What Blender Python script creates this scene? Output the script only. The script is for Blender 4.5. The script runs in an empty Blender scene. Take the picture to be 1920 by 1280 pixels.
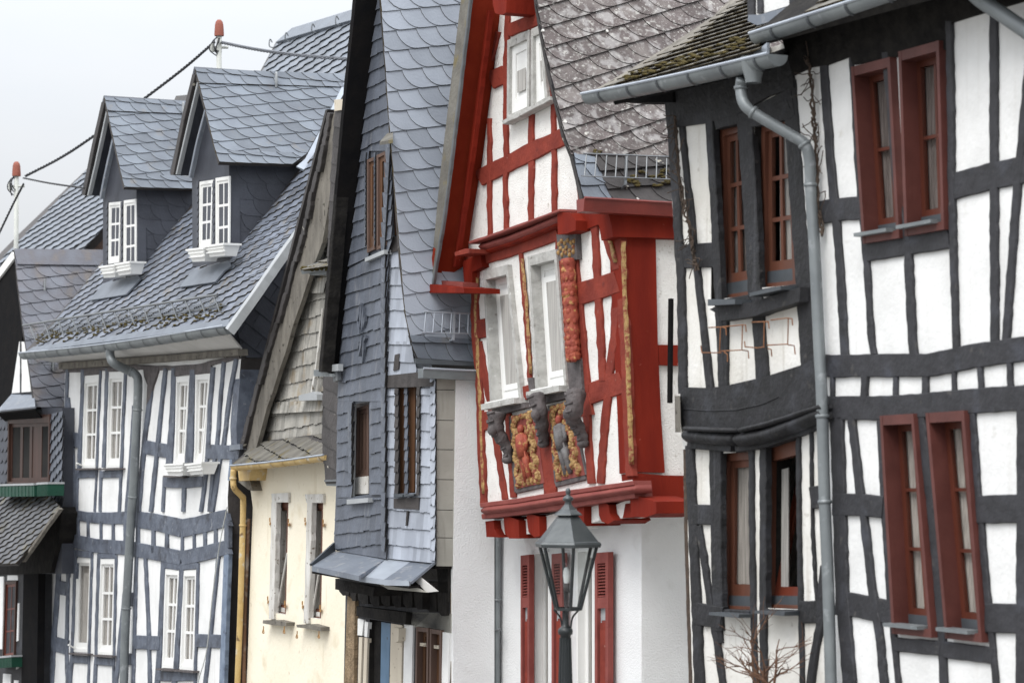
import bpy, math, random
from mathutils import Vector as V, Matrix
from mathutils.geometry import delaunay_2d_cdt, intersect_point_tri_2d

# ------------------------------------------------------------------ camera, sky, sun, exposure
S = bpy.context.scene
COL = S.collection
R = random.Random(7)
FPX = 4800.0                       # focal length in pixels of the 1920 px wide photograph
EYE = V((0, 0, 1.65))
PITCH = math.atan(210 / FPX)
cd = bpy.data.cameras.new('camera'); cam = bpy.data.objects.new('camera', cd); COL.objects.link(cam)
cam.location = EYE; cam.rotation_euler = (math.pi / 2 + PITCH, 0, 0)
cd.sensor_width = 36; cd.lens = 36 * FPX / 1920; cd.clip_end = 3000; cd.clip_start = .1
cd.dof.use_dof = True; cd.dof.focus_distance = 24.5; cd.dof.aperture_fstop = 3.2
S.camera = cam

SUN_EL, SUN_AZ = math.radians(52), math.radians(212)      # azimuth clockwise from +Y
w = bpy.data.worlds.new('World'); S.world = w; w.use_nodes = True
nt = w.node_tree; nt.nodes.clear()
out = nt.nodes.new('ShaderNodeOutputWorld'); bg = nt.nodes.new('ShaderNodeBackground')
sky = nt.nodes.new('ShaderNodeTexSky'); sky.sky_type = 'NISHITA'; sky.sun_disc = False
sky.sun_elevation = SUN_EL; sky.sun_rotation = SUN_AZ; sky.dust_density = 3.0
tc = nt.nodes.new('ShaderNodeTexCoord'); sp = nt.nodes.new('ShaderNodeSeparateXYZ')
nt.links.new(tc.outputs['Generated'], sp.inputs[0])
mx = nt.nodes.new('ShaderNodeMath'); mx.operation = 'MAXIMUM'; mx.inputs[1].default_value = 0
nt.links.new(sp.outputs['Z'], mx.inputs[0])
ma = nt.nodes.new('ShaderNodeMath'); ma.operation = 'MULTIPLY_ADD'     # overcast dome: (1 + 2 sin h) / 3
ma.inputs[1].default_value = 17.0; ma.inputs[2].default_value = 3.95
nt.links.new(mx.outputs[0], ma.inputs[0])
nz = nt.nodes.new('ShaderNodeTexNoise'); nz.inputs['Scale'].default_value = 5; nz.inputs['Detail'].default_value = 5
mpn = nt.nodes.new('ShaderNodeMapping'); mpn.inputs['Scale'].default_value = (1, 1, 3)
nt.links.new(tc.outputs['Generated'], mpn.inputs[0]); nt.links.new(mpn.outputs[0], nz.inputs['Vector'])
cr = nt.nodes.new('ShaderNodeValToRGB')
cr.color_ramp.elements[0].position = .3; cr.color_ramp.elements[0].color = (.90, .945, 1.0, 1)
cr.color_ramp.elements[1].position = .75; cr.color_ramp.elements[1].color = (.985, .995, 1.02, 1)
nt.links.new(nz.outputs[0], cr.inputs[0])
vm = nt.nodes.new('ShaderNodeVectorMath'); vm.operation = 'SCALE'
nt.links.new(cr.outputs[0], vm.inputs[0]); nt.links.new(ma.outputs[0], vm.inputs['Scale'])
mix = nt.nodes.new('ShaderNodeMix'); mix.data_type = 'RGBA'; mix.inputs[0].default_value = .94
nt.links.new(sky.outputs[0], mix.inputs['A']); nt.links.new(vm.outputs[0], mix.inputs['B'])
nt.links.new(mix.outputs['Result'], bg.inputs[0]); bg.inputs[1].default_value = .125
nt.links.new(bg.outputs[0], out.inputs[0])

sd = bpy.data.lights.new('sun', 'SUN'); so = bpy.data.objects.new('sun', sd); COL.objects.link(so)
sd.energy = 1.5; sd.angle = math.radians(25); sd.color = (1, .965, .92)
sv = V((math.sin(SUN_AZ) * math.cos(SUN_EL), math.cos(SUN_AZ) * math.cos(SUN_EL), math.sin(SUN_EL)))
so.rotation_euler = sv.to_track_quat('Z', 'Y').to_euler(); so.location = sv * 60

S.view_settings.view_transform = 'Standard'; S.view_settings.look = 'None'
S.view_settings.gamma = 1; S.view_settings.use_curve_mapping = False; S.view_settings.exposure = .32
S.cycles.max_bounces = 6; S.cycles.transparent_max_bounces = 8

# ------------------------------------------------------------------ materials
def pmat(name, c1, c2=None, scale=6, rough=.7, bump=0, bscale=30, spec=.3, metal=0, stretch=(1, 1, 1), spots=None, streak=None, rnd=0, band=(.35, .65)):
    m = bpy.data.materials.new(name); m.use_nodes = True
    t = m.node_tree; N = t.nodes; L = t.links
    b = N['Principled BSDF']; b.inputs['Roughness'].default_value = rough
    b.inputs['Specular IOR Level'].default_value = spec; b.inputs['Metallic'].default_value = metal
    g = N.new('ShaderNodeNewGeometry'); mp = N.new('ShaderNodeMapping'); mp.inputs['Scale'].default_value = stretch
    L.new(g.outputs['Position'], mp.inputs[0])
    def noise(sc, det=5, vec=None):
        n = N.new('ShaderNodeTexNoise'); n.inputs['Scale'].default_value = sc; n.inputs['Detail'].default_value = det
        L.new(vec or mp.outputs[0], n.inputs['Vector']); return n.outputs[0]
    def ramp(src, p0, p1):
        r = N.new('ShaderNodeMapRange'); r.inputs[1].default_value = p0; r.inputs[2].default_value = p1
        L.new(src, r.inputs[0]); return r.outputs[0]
    def blend(f, a, bcol):
        x = N.new('ShaderNodeMix'); x.data_type = 'RGBA'
        L.new(f, x.inputs[0])
        if hasattr(a, 'links'): L.new(a, x.inputs['A'])
        else: x.inputs['A'].default_value = (*a, 1)
        x.inputs['B'].default_value = (*bcol, 1); return x.outputs['Result']
    col = blend(ramp(noise(scale), *band), c1, c2 or c1)
    if streak:
        sc, c3, p0, p1, st = streak
        m2 = N.new('ShaderNodeMapping'); m2.inputs['Scale'].default_value = st; L.new(g.outputs['Position'], m2.inputs[0])
        col = blend(ramp(noise(sc, 4, m2.outputs[0]), p0, p1), col, c3)
    if spots:
        for sc, c3, p0, p1 in spots: col = blend(ramp(noise(sc, 6, g.outputs['Position']), p0, p1), col, c3)
    if rnd:
        oi = N.new('ShaderNodeObjectInfo'); ad = N.new('ShaderNodeMath'); ad.operation = 'ADD'
        L.new(oi.outputs['Random'], ad.inputs[0]); L.new(g.outputs['Random Per Island'], ad.inputs[1])
        fr = N.new('ShaderNodeMath'); fr.operation = 'FRACT'; L.new(ad.outputs[0], fr.inputs[0])
        mr = N.new('ShaderNodeMapRange'); mr.inputs[3].default_value = 1 - rnd; mr.inputs[4].default_value = 1 + rnd
        L.new(fr.outputs[0], mr.inputs[0])
        sc = N.new('ShaderNodeVectorMath'); sc.operation = 'SCALE'; L.new(col, sc.inputs[0]); L.new(mr.outputs[0], sc.inputs['Scale'])
        col = sc.outputs[0]
    L.new(col, b.inputs['Base Color'])
    if bump:
        bp = N.new('ShaderNodeBump'); bp.inputs['Strength'].default_value = bump; bp.inputs['Distance'].default_value = .02
        L.new(noise(bscale, 6), bp.inputs['Height']); L.new(bp.outputs[0], b.inputs['Normal'])
    return m

def glassmat(name, tint=(.95, .94, .93), refl=.16):
    m = bpy.data.materials.new(name); m.use_nodes = True
    t = m.node_tree; N = t.nodes; L = t.links; N.remove(N['Principled BSDF'])
    tr = N.new('ShaderNodeBsdfTransparent'); tr.inputs[0].default_value = (*tint, 1)
    gl = N.new('ShaderNodeBsdfGlossy'); gl.inputs['Roughness'].default_value = .03
    lw = N.new('ShaderNodeLayerWeight'); lw.inputs[0].default_value = .5
    pw = N.new('ShaderNodeMath'); pw.operation = 'POWER'; pw.inputs[1].default_value = 3.0; L.new(lw.outputs['Facing'], pw.inputs[0])
    ad = N.new('ShaderNodeMath'); ad.operation = 'MULTIPLY_ADD'; ad.inputs[1].default_value = refl * 3; ad.inputs[2].default_value = .02; ad.use_clamp = True
    L.new(pw.outputs[0], ad.inputs[0])
    mxs = N.new('ShaderNodeMixShader'); L.new(ad.outputs[0], mxs.inputs[0]); L.new(tr.outputs[0], mxs.inputs[1]); L.new(gl.outputs[0], mxs.inputs[2])
    L.new(mxs.outputs[0], N['Material Output'].inputs[0]); return m

VS = (1, 1, .12)         # vertical grain
M = dict(
    white=pmat('white_plaster', (.80, .80, .79), (.70, .70, .69), 3, .85, .25, 26, .2, spots=[(9, (.60, .59, .56), .66, .8)], streak=(3, (.66, .65, .63), .55, .85, (4, 4, .35))),
    whiteold=pmat('weathered_white_plaster', (.78, .77, .74), (.66, .64, .59), 2.5, .85, .3, 30, .2, spots=[(11, (.42, .39, .34), .64, .78)], streak=(3, (.52, .49, .44), .56, .8, (5, 5, .35))),
    rough=pmat('rough_cast_render', (.80, .79, .76), (.72, .70, .67), 5, .9, .45, 75, .15, spots=[(24, (.5, .47, .42), .62, .75)]),
    stucco=pmat('stucco_white', (.78, .785, .785), (.73, .73, .73), 2, .9, .38, 70, .15, spots=[(6, (.66, .66, .65), .6, .85)]),
    cream=pmat('cream_plaster', (.85, .79, .65), (.82, .75, .60), 1.4, .85, .2, 22, .2, spots=[(4.5, (.70, .62, .46), .58, .78), (14, (.56, .49, .36), .66, .8)], streak=(2.4, (.64, .56, .41), .62, .85, (3, 3, .5))),
    brownrender=pmat('brown_roughcast', (.30, .22, .14), (.19, .14, .09), 12, .95, 1, 40, .1),
    blue=pmat('slate_blue_timber', (.085, .105, .15), (.055, .068, .10), 7, .6, .35, 18, .35, VS, spots=[(16, (.24, .25, .27), .66, .76), (7, (.04, .04, .05), .6, .75)]) if False else None,
)
M['blue'] = pmat('slate_blue_timber', (.125, .143, .18), (.078, .09, .118), 7, .6, .4, 22, .35, spots=[(15, (.24, .25, .27), .63, .74), (5, (.045, .048, .06), .54, .72), (30, (.17, .19, .22), .62, .7)])
M['bluelight'] = pmat('light_blue_timber', (.22, .27, .35), (.14, .18, .25), 6, .55, .3, 22, .35, spots=[(9, (.07, .085, .12), .6, .72)])
M['black'] = pmat('black_timber', (.038, .038, .043), (.026, .026, .029), 8, .62, .4, 24, .35, spots=[(13, (.085, .08, .075), .66, .78), (5, (.055, .058, .07), .55, .75)])
M['blackworn'] = pmat('worn_black_timber', (.026, .026, .029), (.017, .017, .018), 7, .65, .5, 24, .3, spots=[(11, (.07, .066, .062), .64, .76), (4, (.045, .047, .055), .55, .75)], streak=(3, (.06, .06, .066), .6, .8, (6, 6, .4)))
M['blackold'] = pmat('charred_timber', (.014, .013, .013), (.026, .024, .022), 10, .85, .5, 26, .1)
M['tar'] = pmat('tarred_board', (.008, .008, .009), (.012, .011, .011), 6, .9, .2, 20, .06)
M['red'] = pmat('oxide_red_timber', (.235, .043, .028), (.17, .031, .022), 6, .7, .4, 24, .14, spots=[(18, (.38, .22, .18), .70, .78), (8, (.13, .03, .025), .62, .75)])
M['reddark'] = pmat('deep_red_timber', (.195, .018, .008), (.14, .012, .006), 5, .7, .35, 20, .12, stretch=(1, 1, .25), spots=[(20, (.32, .1, .07), .72, .8)])
M['redmould'] = pmat('faded_red_moulding', (.24, .065, .054), (.19, .047, .04), 5, .6, .25, 20, .2, spots=[(12, (.16, .04, .035), .62, .75)])
M['grey'] = pmat('weathered_grey_paint', (.47, .465, .445), (.35, .345, .325), 10, .75, .5, 30, .2, spots=[(14, (.20, .185, .165), .62, .72), (22, (.62, .62, .6), .66, .75)])
M['greydark'] = pmat('dark_grey_carving', (.12, .105, .105), (.075, .066, .066), 12, .65, .6, 30, .3)
M['gold'] = pmat('ochre_gold_paint', (.38, .24, .09), (.27, .155, .06), 18, .55, .6, 40, .35, spots=[(30, (.22, .06, .03), .53, .60)])
M['brownwin'] = pmat('red_brown_window_wood', (.15, .034, .018), (.105, .024, .014), 6, .42, .15, 20, .4, stretch=VS)
M['brownwin2'] = pmat('orange_brown_window_wood', (.105, .028, .016), (.07, .019, .011), 6, .42, .15, 20, .4, stretch=VS)
M['brownwin3'] = pmat('dark_red_brown_wood', (.15, .058, .036), (.10, .038, .023), 6, .45, .15, 20, .4, stretch=VS)
M['brownz'] = pmat('dull_brown_window_wood', (.062, .028, .02), (.042, .02, .014), 6, .5, .15, 20, .35, stretch=VS)
M['redworn'] = pmat('worn_red_carving', (.32, .075, .04), (.24, .045, .03), 14, .6, .4, 40, .3, spots=[(22, (.40, .22, .08), .58, .66), (12, (.12, .03, .025), .62, .72)])
M['greycarve'] = pmat('grey_blue_carving', (.17, .165, .165), (.10, .09, .09), 14, .65, .5, 40, .3)
M['casing'] = pmat('dull_red_casing', (.115, .038, .031), (.085, .027, .022), 5, .5, .15, 20, .35)
M['redsoffit'] = pmat('deep_red_soffit', (.21, .024, .009), (.175, .018, .007), 5, .75, .2, 20, .1)
M['slate_pent'] = pmat('dark_pent_roof_slate', (.085, .088, .097), (.06, .062, .066), 5, .5, .3, 30, .45, rnd=.3, spots=[(3, (.10, .088, .05), .56, .74)])
M['brownboard'] = pmat('brown_stained_board', (.125, .06, .03), (.08, .04, .02), 8, .5, .2, 20, .35, stretch=VS)
M['brownmauve'] = pmat('weathered_brown_frame', (.125, .078, .06), (.085, .052, .04), 8, .6, .3, 24, .3, stretch=VS)
M['winwhite'] = pmat('white_window_paint', (.82, .82, .80), (.77, .77, .75), 4, .4, .05, 20, .4)
M['peel'] = pmat('peeling_white_wood', (.66, .65, .62), (.50, .48, .44), 9, .8, .5, 30, .2, stretch=(1, 1, .25), spots=[(20, (.22, .19, .15), .62, .70)])
M['oldwood'] = pmat('silvered_old_wood', (.205, .189, .163), (.125, .115, .10), 8, .85, .7, 26, .15, stretch=(1, 1, .3), spots=[(16, (.045, .04, .034), .62, .7), (5, (.2, .185, .16), .55, .75)])
M['slate_c'] = pmat('pale_blue_slate', (.30, .328, .378), (.26, .285, .33), 3, .5, .15, 40, .45, rnd=.13)
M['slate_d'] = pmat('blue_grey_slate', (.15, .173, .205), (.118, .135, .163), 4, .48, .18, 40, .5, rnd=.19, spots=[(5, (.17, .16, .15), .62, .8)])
M['slate_a'] = pmat('weathered_roof_slate', (.145, .165, .205), (.105, .118, .145), 5, .5, .25, 30, .5, rnd=.3, spots=[(4, (.15, .125, .09), .58, .75), (9, (.2, .2, .2), .64, .75)])
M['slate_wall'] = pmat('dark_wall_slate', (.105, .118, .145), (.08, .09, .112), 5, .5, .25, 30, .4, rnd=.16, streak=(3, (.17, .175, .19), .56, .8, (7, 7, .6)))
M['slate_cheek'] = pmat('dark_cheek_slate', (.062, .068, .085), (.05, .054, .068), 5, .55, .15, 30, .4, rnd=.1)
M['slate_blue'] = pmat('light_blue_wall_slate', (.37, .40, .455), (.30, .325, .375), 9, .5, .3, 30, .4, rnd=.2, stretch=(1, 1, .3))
M['slate_dk'] = pmat('black_brown_slate', (.062, .056, .055), (.045, .041, .04), 6, .6, .3, 30, .3, rnd=.2, spots=[(7, (.5, .47, .4), .70, .73)])
M['slate_z'] = pmat('grey_violet_slate', (.16, .17, .20), (.13, .125, .14), 4, .5, .2, 30, .45, rnd=.16, spots=[(4, (.2, .175, .155), .55, .75)])
M['slate_lichen'] = pmat('lichen_covered_slate', (.135, .115, .112), (.098, .083, .08), 6, .8, .5, 30, .2, rnd=.14, spots=[(3.2, (.2, .18, .17), .5, .75), (9, (.27, .255, .25), .52, .62), (24, (.36, .35, .33), .56, .70), (60, (.50, .49, .46), .62, .72)])
M['slate_moss'] = pmat('mossy_grey_slate', (.155, .147, .128), (.11, .103, .09), 6, .75, .4, 30, .25, rnd=.25, spots=[(5, (.15, .12, .05), .55, .72)])
M['slate_b'] = pmat('stained_shingle_slate', (.37, .355, .32), (.27, .26, .235), 5, .7, .4, 30, .25, rnd=.2, spots=[(3.5, (.30, .23, .14), .56, .74)], streak=(3, (.10, .098, .095), .54, .74, (7, 7, .6)))
M['edge'] = pmat('slate_edge_moss', (.035, .03, .025), (.075, .055, .025), 9, .9, .3, 30, .1)
M['edge_dk'] = pmat('slate_edge_dark', (.022, .022, .025), (.03, .028, .026), 9, .9, 0, 30, .1)
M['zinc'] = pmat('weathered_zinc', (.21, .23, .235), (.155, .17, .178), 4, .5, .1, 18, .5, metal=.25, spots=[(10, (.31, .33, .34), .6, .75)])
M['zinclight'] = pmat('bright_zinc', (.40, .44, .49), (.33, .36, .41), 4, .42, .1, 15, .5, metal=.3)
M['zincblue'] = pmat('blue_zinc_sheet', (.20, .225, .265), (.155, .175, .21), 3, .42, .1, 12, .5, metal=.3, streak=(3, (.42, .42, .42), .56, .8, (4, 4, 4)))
M['zincdull'] = pmat('dull_lead_sheet', (.15, .17, .20), (.12, .135, .16), 4, .5, .1, 15, .4)
M['steel'] = pmat('galvanised_steel', (.17, .18, .19), (.13, .14, .148), 8, .45, 0, 20, .5, metal=.4)
M['darkzinc'] = pmat('dark_grey_sheet', (.075, .085, .095), (.055, .062, .07), 5, .5, .1, 20, .4)
M['redgutter'] = pmat('red_painted_gutter', (.20, .028, .02), (.14, .02, .015), 4, .4, .1, 20, .5)
M['yellow'] = pmat('ochre_painted_pipe', (.60, .44, .20), (.48, .33, .13), 5, .55, .3, 30, .35, spots=[(9, (.55, .50, .40), .60, .7), (13, (.18, .11, .05), .66, .74)])
M['rust'] = pmat('rusty_brown_pipe', (.13, .07, .04), (.24, .21, .18), 8, .7, .3, 30, .3, band=(.5, .65))
M['soffit'] = pmat('grey_soffit_board', (.62, .61, .59), (.54, .53, .51), 4, .7, .15, 20, .25)
M['fibre'] = pmat('fibre_cement_panel', (.38, .37, .33), (.32, .31, .275), 4, .8, .2, 24, .2, streak=(3, (.26, .25, .22), .58, .8, (6, 6, .6)))
M['trim'] = pmat('pale_metal_trim', (.36, .375, .385), (.31, .325, .335), 4, .5, .05, 20, .4)
M['curtain'] = pmat('net_curtain', (.47, .455, .43), (.30, .29, .275), 14, .95, 0, 20, .1, stretch=(6, 6, .2))
M['curtaindk'] = pmat('grey_curtain', (.21, .19, .185), (.11, .10, .095), 14, .95, 0, 20, .1, stretch=(6, 6, .2))
M['blind'] = pmat('cream_blind', (.72, .66, .56), (.66, .60, .5), 3, .9, 0, 20, .1)
M['interior'] = pmat('dark_room', (.02, .02, .02), (.03, .028, .026), 3, .9, 0, 20, .1)  # near-black colour holds the darkness of unlit rooms behind windows
M['iron'] = pmat('dark_green_iron', (.020, .024, .026), (.015, .019, .020), 6, .42, .1, 40, .5)
M['ironroof'] = pmat('grey_lantern_metal', (.075, .083, .086), (.055, .062, .065), 6, .33, .08, 30, .5, metal=.3)
M['rustwire'] = pmat('rusty_wire', (.27, .12, .055), (.16, .07, .035), 12, .8)
M['moss'] = pmat('yellow_moss', (.115, .09, .035), (.07, .06, .03), 30, .95, .8, 60, .1)
M['mast'] = pmat('pale_mast_paint', (.52, .53, .50), (.45, .46, .43), 6, .55, .1)
M['terracotta'] = pmat('terracotta_cap', (.30, .10, .07), (.25, .08, .055), 8, .6, .2)
M['cable'] = pmat('black_cable', (.03, .031, .035), (.045, .046, .05), 60, .6)
M['cablegrey'] = pmat('grey_twisted_cable', (.16, .17, .19), (.08, .085, .10), 40, .55)
M['green'] = pmat('green_planter_paint', (.010, .062, .038), (.008, .045, .028), 6, .5, .15)
M['twig'] = pmat('dry_brown_twig', (.16, .085, .05), (.09, .05, .035), 20, .85, .4, 50)
M['vine'] = pmat('dead_vine_stem', (.085, .06, .045), (.05, .038, .03), 20, .9, .4, 50)
M['orangewood'] = pmat('orange_new_wood', (.48, .18, .06), (.40, .14, .05), 6, .6)
M['bluedoor'] = pmat('blue_door_paint', (.11, .19, .29), (.08, .15, .23), 4, .5, .1, 20, .35, spots=[(6, (.05, .05, .06), .68, .72)])
M['creamwood'] = pmat('flaking_cream_wood', (.60, .54, .44), (.52, .46, .37), 8, .75, .3, 26, .2, stretch=VS, spots=[(16, (.2, .16, .12), .66, .72)])
M['asphalt'] = pmat('cobbled_street', (.24, .235, .225), (.17, .165, .16), 14, .85, .5, 20)
M['earth'] = pmat('pale_ground', (.26, .25, .23), (.2, .195, .18), 2, .95, .3, 10)
M['bulb'] = pmat('frosted_bulb', (.85, .85, .83), None, 3, .3)
M['brass'] = pmat('orange_hinge', (.45, .25, .09), (.30, .16, .06), 20, .6)
M['glass'] = glassmat('window_glass', refl=.10)
M['lampglass'] = glassmat('lantern_glass', (.95, .96, .96), .016)

# ------------------------------------------------------------------ object helpers
WL = {}                                     # world location of every object
def thing(name, label, cat, loc, group=None):
    o = bpy.data.objects.new(name, None); COL.objects.link(o); o.location = loc; WL[o] = V(loc)
    o['label'] = label; o['category'] = cat
    if group: o['group'] = group
    o.empty_display_size = .3
    return o
def mesh(name, vs, fs, mats, par=None, mi=None, smooth=False, kind=None, origin=None):
    vs = [V(v) for v in vs]
    if origin is None:
        lo = V([min(v[k] for v in vs) for k in range(3)]); hi = V([max(v[k] for v in vs) for k in range(3)])
        origin = V(((lo.x + hi.x) / 2, (lo.y + hi.y) / 2, lo.z))
    me = bpy.data.meshes.new(name)
    me.from_pydata([v - origin for v in vs], [], fs)
    for m in (mats if isinstance(mats, (list, tuple)) else [mats]): me.materials.append(M[m] if isinstance(m, str) else m)
    if mi: me.polygons.foreach_set('material_index', mi)
    if smooth: me.polygons.foreach_set('use_smooth', [True] * len(fs))
    o = bpy.data.objects.new(name, me); COL.objects.link(o); WL[o] = origin
    if par is not None: o.parent = par; o.location = origin - WL[par]
    else: o.location = origin
    if kind: o['kind'] = kind
    return o
def tag(o, label, cat, group=None):
    o['label'] = label; o['category'] = cat
    if group: o['group'] = group
    return o
class MB:                                   # mesh buffer: collects pieces of ONE object
    def __init__(s): s.v = []; s.f = []; s.mi = []
    def add(s, vs, fs, mi=0):
        k = len(s.v); s.v += [V(v) for v in vs]; s.f += [[i + k for i in f] for f in fs]
        s.mi += mi if isinstance(mi, list) else [mi] * len(fs)
    def box(s, c8, mi=0):                   # 8 corners: bottom ring 0-3, top ring 4-7
        s.add(c8, [[3, 2, 1, 0], [4, 5, 6, 7], [0, 1, 5, 4], [1, 2, 6, 5], [2, 3, 7, 6], [3, 0, 4, 7]], mi)
    def prism(s, top, bot, mi=0, smi=None):
        n = len(top)
        s.add(top + bot, [list(range(n)), list(range(2 * n - 1, n - 1, -1))] + [[i, n + i, n + (i + 1) % n, (i + 1) % n] for i in range(n)],
              [mi, mi] + [mi if smi is None else smi] * n)
    def tube(s, pts, rad, seg=8, mi=0, caps=True):
        pts = [V(p) for p in pts]; n = len(pts); k = len(s.v)
        rads = rad if isinstance(rad, (list, tuple)) else [rad] * n
        prev = None
        for i, p in enumerate(pts):
            d = (pts[min(i + 1, n - 1)] - pts[max(i - 1, 0)]).normalized()
            a = V((0, 0, 1)) if abs(d.z) < .9 else V((0, 1, 0))
            if prev is None: x = d.cross(a).normalized()
            else: x = (prev - d * prev.dot(d)).normalized()
            prev = x; y = d.cross(x)
            for j in range(seg):
                t = 2 * math.pi * j / seg
                s.v.append(p + (x * math.cos(t) + y * math.sin(t)) * rads[i])
        for i in range(n - 1):
            for j in range(seg):
                s.f.append([k + i * seg + j, k + i * seg + (j + 1) % seg, k + (i + 1) * seg + (j + 1) % seg, k + (i + 1) * seg + j]); s.mi.append(mi)
        if caps:
            s.f.append([k + j for j in range(seg)][::-1]); s.mi.append(mi)
            s.f.append([k + (n - 1) * seg + j for j in range(seg)]); s.mi.append(mi)
    def lathe(s, c, prof, seg=20, mi=0, rot=0):
        k = len(s.v); c = V(c)
        for z, r in prof:
            for j in range(seg):
                t = 2 * math.pi * j / seg + rot
                s.v.append(c + V((math.sin(t) * r, -math.cos(t) * r, z)))
        for i in range(len(prof) - 1):
            for j in range(seg):
                s.f.append([k + i * seg + j, k + i * seg + (j + 1) % seg, k + (i + 1) * seg + (j + 1) % seg, k + (i + 1) * seg + j]); s.mi.append(mi)
    def blob(s, c, rx, ry, rz, seg=8, mi=0):
        k = len(s.v); c = V(c); rings = 5
        for i in range(rings + 1):
            a = math.pi * i / rings
            for j in range(seg):
                t = 2 * math.pi * j / seg
                s.v.append(c + V((rx * math.sin(a) * math.cos(t), ry * math.sin(a) * math.sin(t), -rz * math.cos(a))))
        for i in range(rings):
            for j in range(seg):
                s.f.append([k + i * seg + j, k + i * seg + (j + 1) % seg, k + (i + 1) * seg + (j + 1) % seg, k + (i + 1) * seg + j]); s.mi.append(mi)
    def build(s, name, mats, par=None, **kw): return mesh(name, s.v, s.f, mats, par, s.mi, **kw)

def smooth_pts(pts, n=5):                   # Catmull-Rom through points
    P = [V(p) for p in pts]; P = [P[0] * 2 - P[1]] + P + [P[-1] * 2 - P[-2]]; o = []
    for i in range(1, len(P) - 2):
        a, b, c, d = P[i - 1:i + 3]
        for k in range(n):
            t = k / n
            o.append(.5 * (2 * b + (c - a) * t + (2 * a - 5 * b + 4 * c - d) * t * t + (3 * b - a - 3 * c + d) * t ** 3))
    o.append(P[-2]); return o

# ------------------------------------------------------------------ planes the photograph is measured on
FW = V((0, math.cos(PITCH), math.sin(PITCH))); UPV = V((0, -math.sin(PITCH), math.cos(PITCH))); RT = V((1, 0, 0))
ST = V((2360.0, -4800.0, 0)).normalized()      # along the street, towards us (right in the picture)
Q = V((-ST.y, ST.x, 0)); Z = V((0, 0, 1))       # from the street into the houses
def ray(x, y): return (FW + RT * ((x - 960) / FPX) - UPV * ((y - 640) / FPX))
def at(x, y, Y):
    d = ray(x, y); return EYE + d * (Y / d.y)
class Plane:
    def __init__(s, o, u, v):
        s.o = V(o); s.u = V(u).normalized(); v = V(v); s.v = (v - s.u * v.dot(s.u)).normalized(); s.n = s.u.cross(s.v)
    def P(s, u, v, w=0): return s.o + s.u * u + s.v * v + s.n * w
    def hit(s, x, y, w=0):
        d = ray(x, y); t = (s.o + s.n * w - EYE).dot(s.n) / d.dot(s.n)
        return EYE + d * t
    def uv(s, x, y, w=0):
        p = s.hit(x, y, w) - s.o; return (p.dot(s.u), p.dot(s.v))
    def wof(s, p): return (V(p) - s.o).dot(s.n)
def facade(x0): return Plane((x0, 0, 0), ST, Z)
def sideplane(p): return Plane(p, Q, Z)
def slope_side(p, deg):                        # roof slope that faces along the street towards us
    a = math.radians(deg); return Plane(p, Q, -ST * math.cos(a) + Z * math.sin(a))
def slope_street(p, deg):                      # roof slope that faces the street
    a = math.radians(deg); return Plane(p, ST, Q * math.cos(a) + Z * math.sin(a))
def ground_z(y): return -.0625 * max(-40, min(y, 60))

def pts2(l): return [(l[i], l[i + 1]) for i in range(0, len(l), 2)]
def slab(name, par, mat, pl, px, w=.02, th=.03, smat=None, jit=0, uvs=None, **kw):
    P = pts2(px) if px and not isinstance(px[0], (tuple, list)) else px
    U = uvs or [pl.uv(x + R.uniform(-jit, jit), y + R.uniform(-jit, jit), w) for x, y in P]
    b = MB(); b.prism([pl.P(u, v, w) for u, v in U], [pl.P(u, v, w - th) for u, v in U], 0, 1 if smat else None)
    return b.build(name, [mat, smat] if smat else mat, par, **kw)
def inpoly(p, poly):
    x, y = p; c = False; n = len(poly)
    for i in range(n):
        x1, y1 = poly[i]; x2, y2 = poly[(i + 1) % n]
        if (y1 > y) != (y2 > y) and x < (x2 - x1) * (y - y1) / (y2 - y1) + x1: c = not c
    return c
def wall(name, par, mat, pl, px, holes=(), th=3, smat=None, w=0, hm=None):
    outer = [pl.uv(x, y, w) for x, y in pts2(px)]
    loops = [outer] + [list(h) for h in holes]
    vs = []; ed = []
    for l in loops:
        k = len(vs); vs += l; ed += [(k + i, k + (i + 1) % len(l)) for i in range(len(l))]
    r = delaunay_2d_cdt([V(p) for p in vs], ed, [], 0, 1e-6)
    b = MB()
    for f in r[2]:
        c = sum((V(r[0][i]) for i in f), V((0, 0))) / len(f)
        if inpoly(c, outer) and not any(inpoly(c, h) for h in holes):
            q = [r[0][i] for i in f]
            ar = sum(q[i][0] * q[(i + 1) % 3][1] - q[(i + 1) % 3][0] * q[i][1] for i in range(3))
            if ar < 0: q = q[::-1]
            b.add([pl.P(p[0], p[1], w) for p in q], [[0, 1, 2]])
    for li, l in enumerate(loops):
        n = len(l); t2 = th if li == 0 else min(th, .22)
        for i in range(n):
            p, q = l[i], l[(i + 1) % n]
            b.add([pl.P(*p, w), pl.P(*p, w - t2), pl.P(*q, w - t2), pl.P(*q, w)], [[0, 1, 2, 3]], (1 if smat else 0) if li == 0 else (2 if hm else 0))
    if th > .5 or not holes: b.add([pl.P(*p, w - th) for p in outer], [list(range(len(outer)))[::-1]], 1 if smat else 0)
    return b.build(name, [mat, smat or mat, hm or mat], par)
NB = [0]
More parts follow.
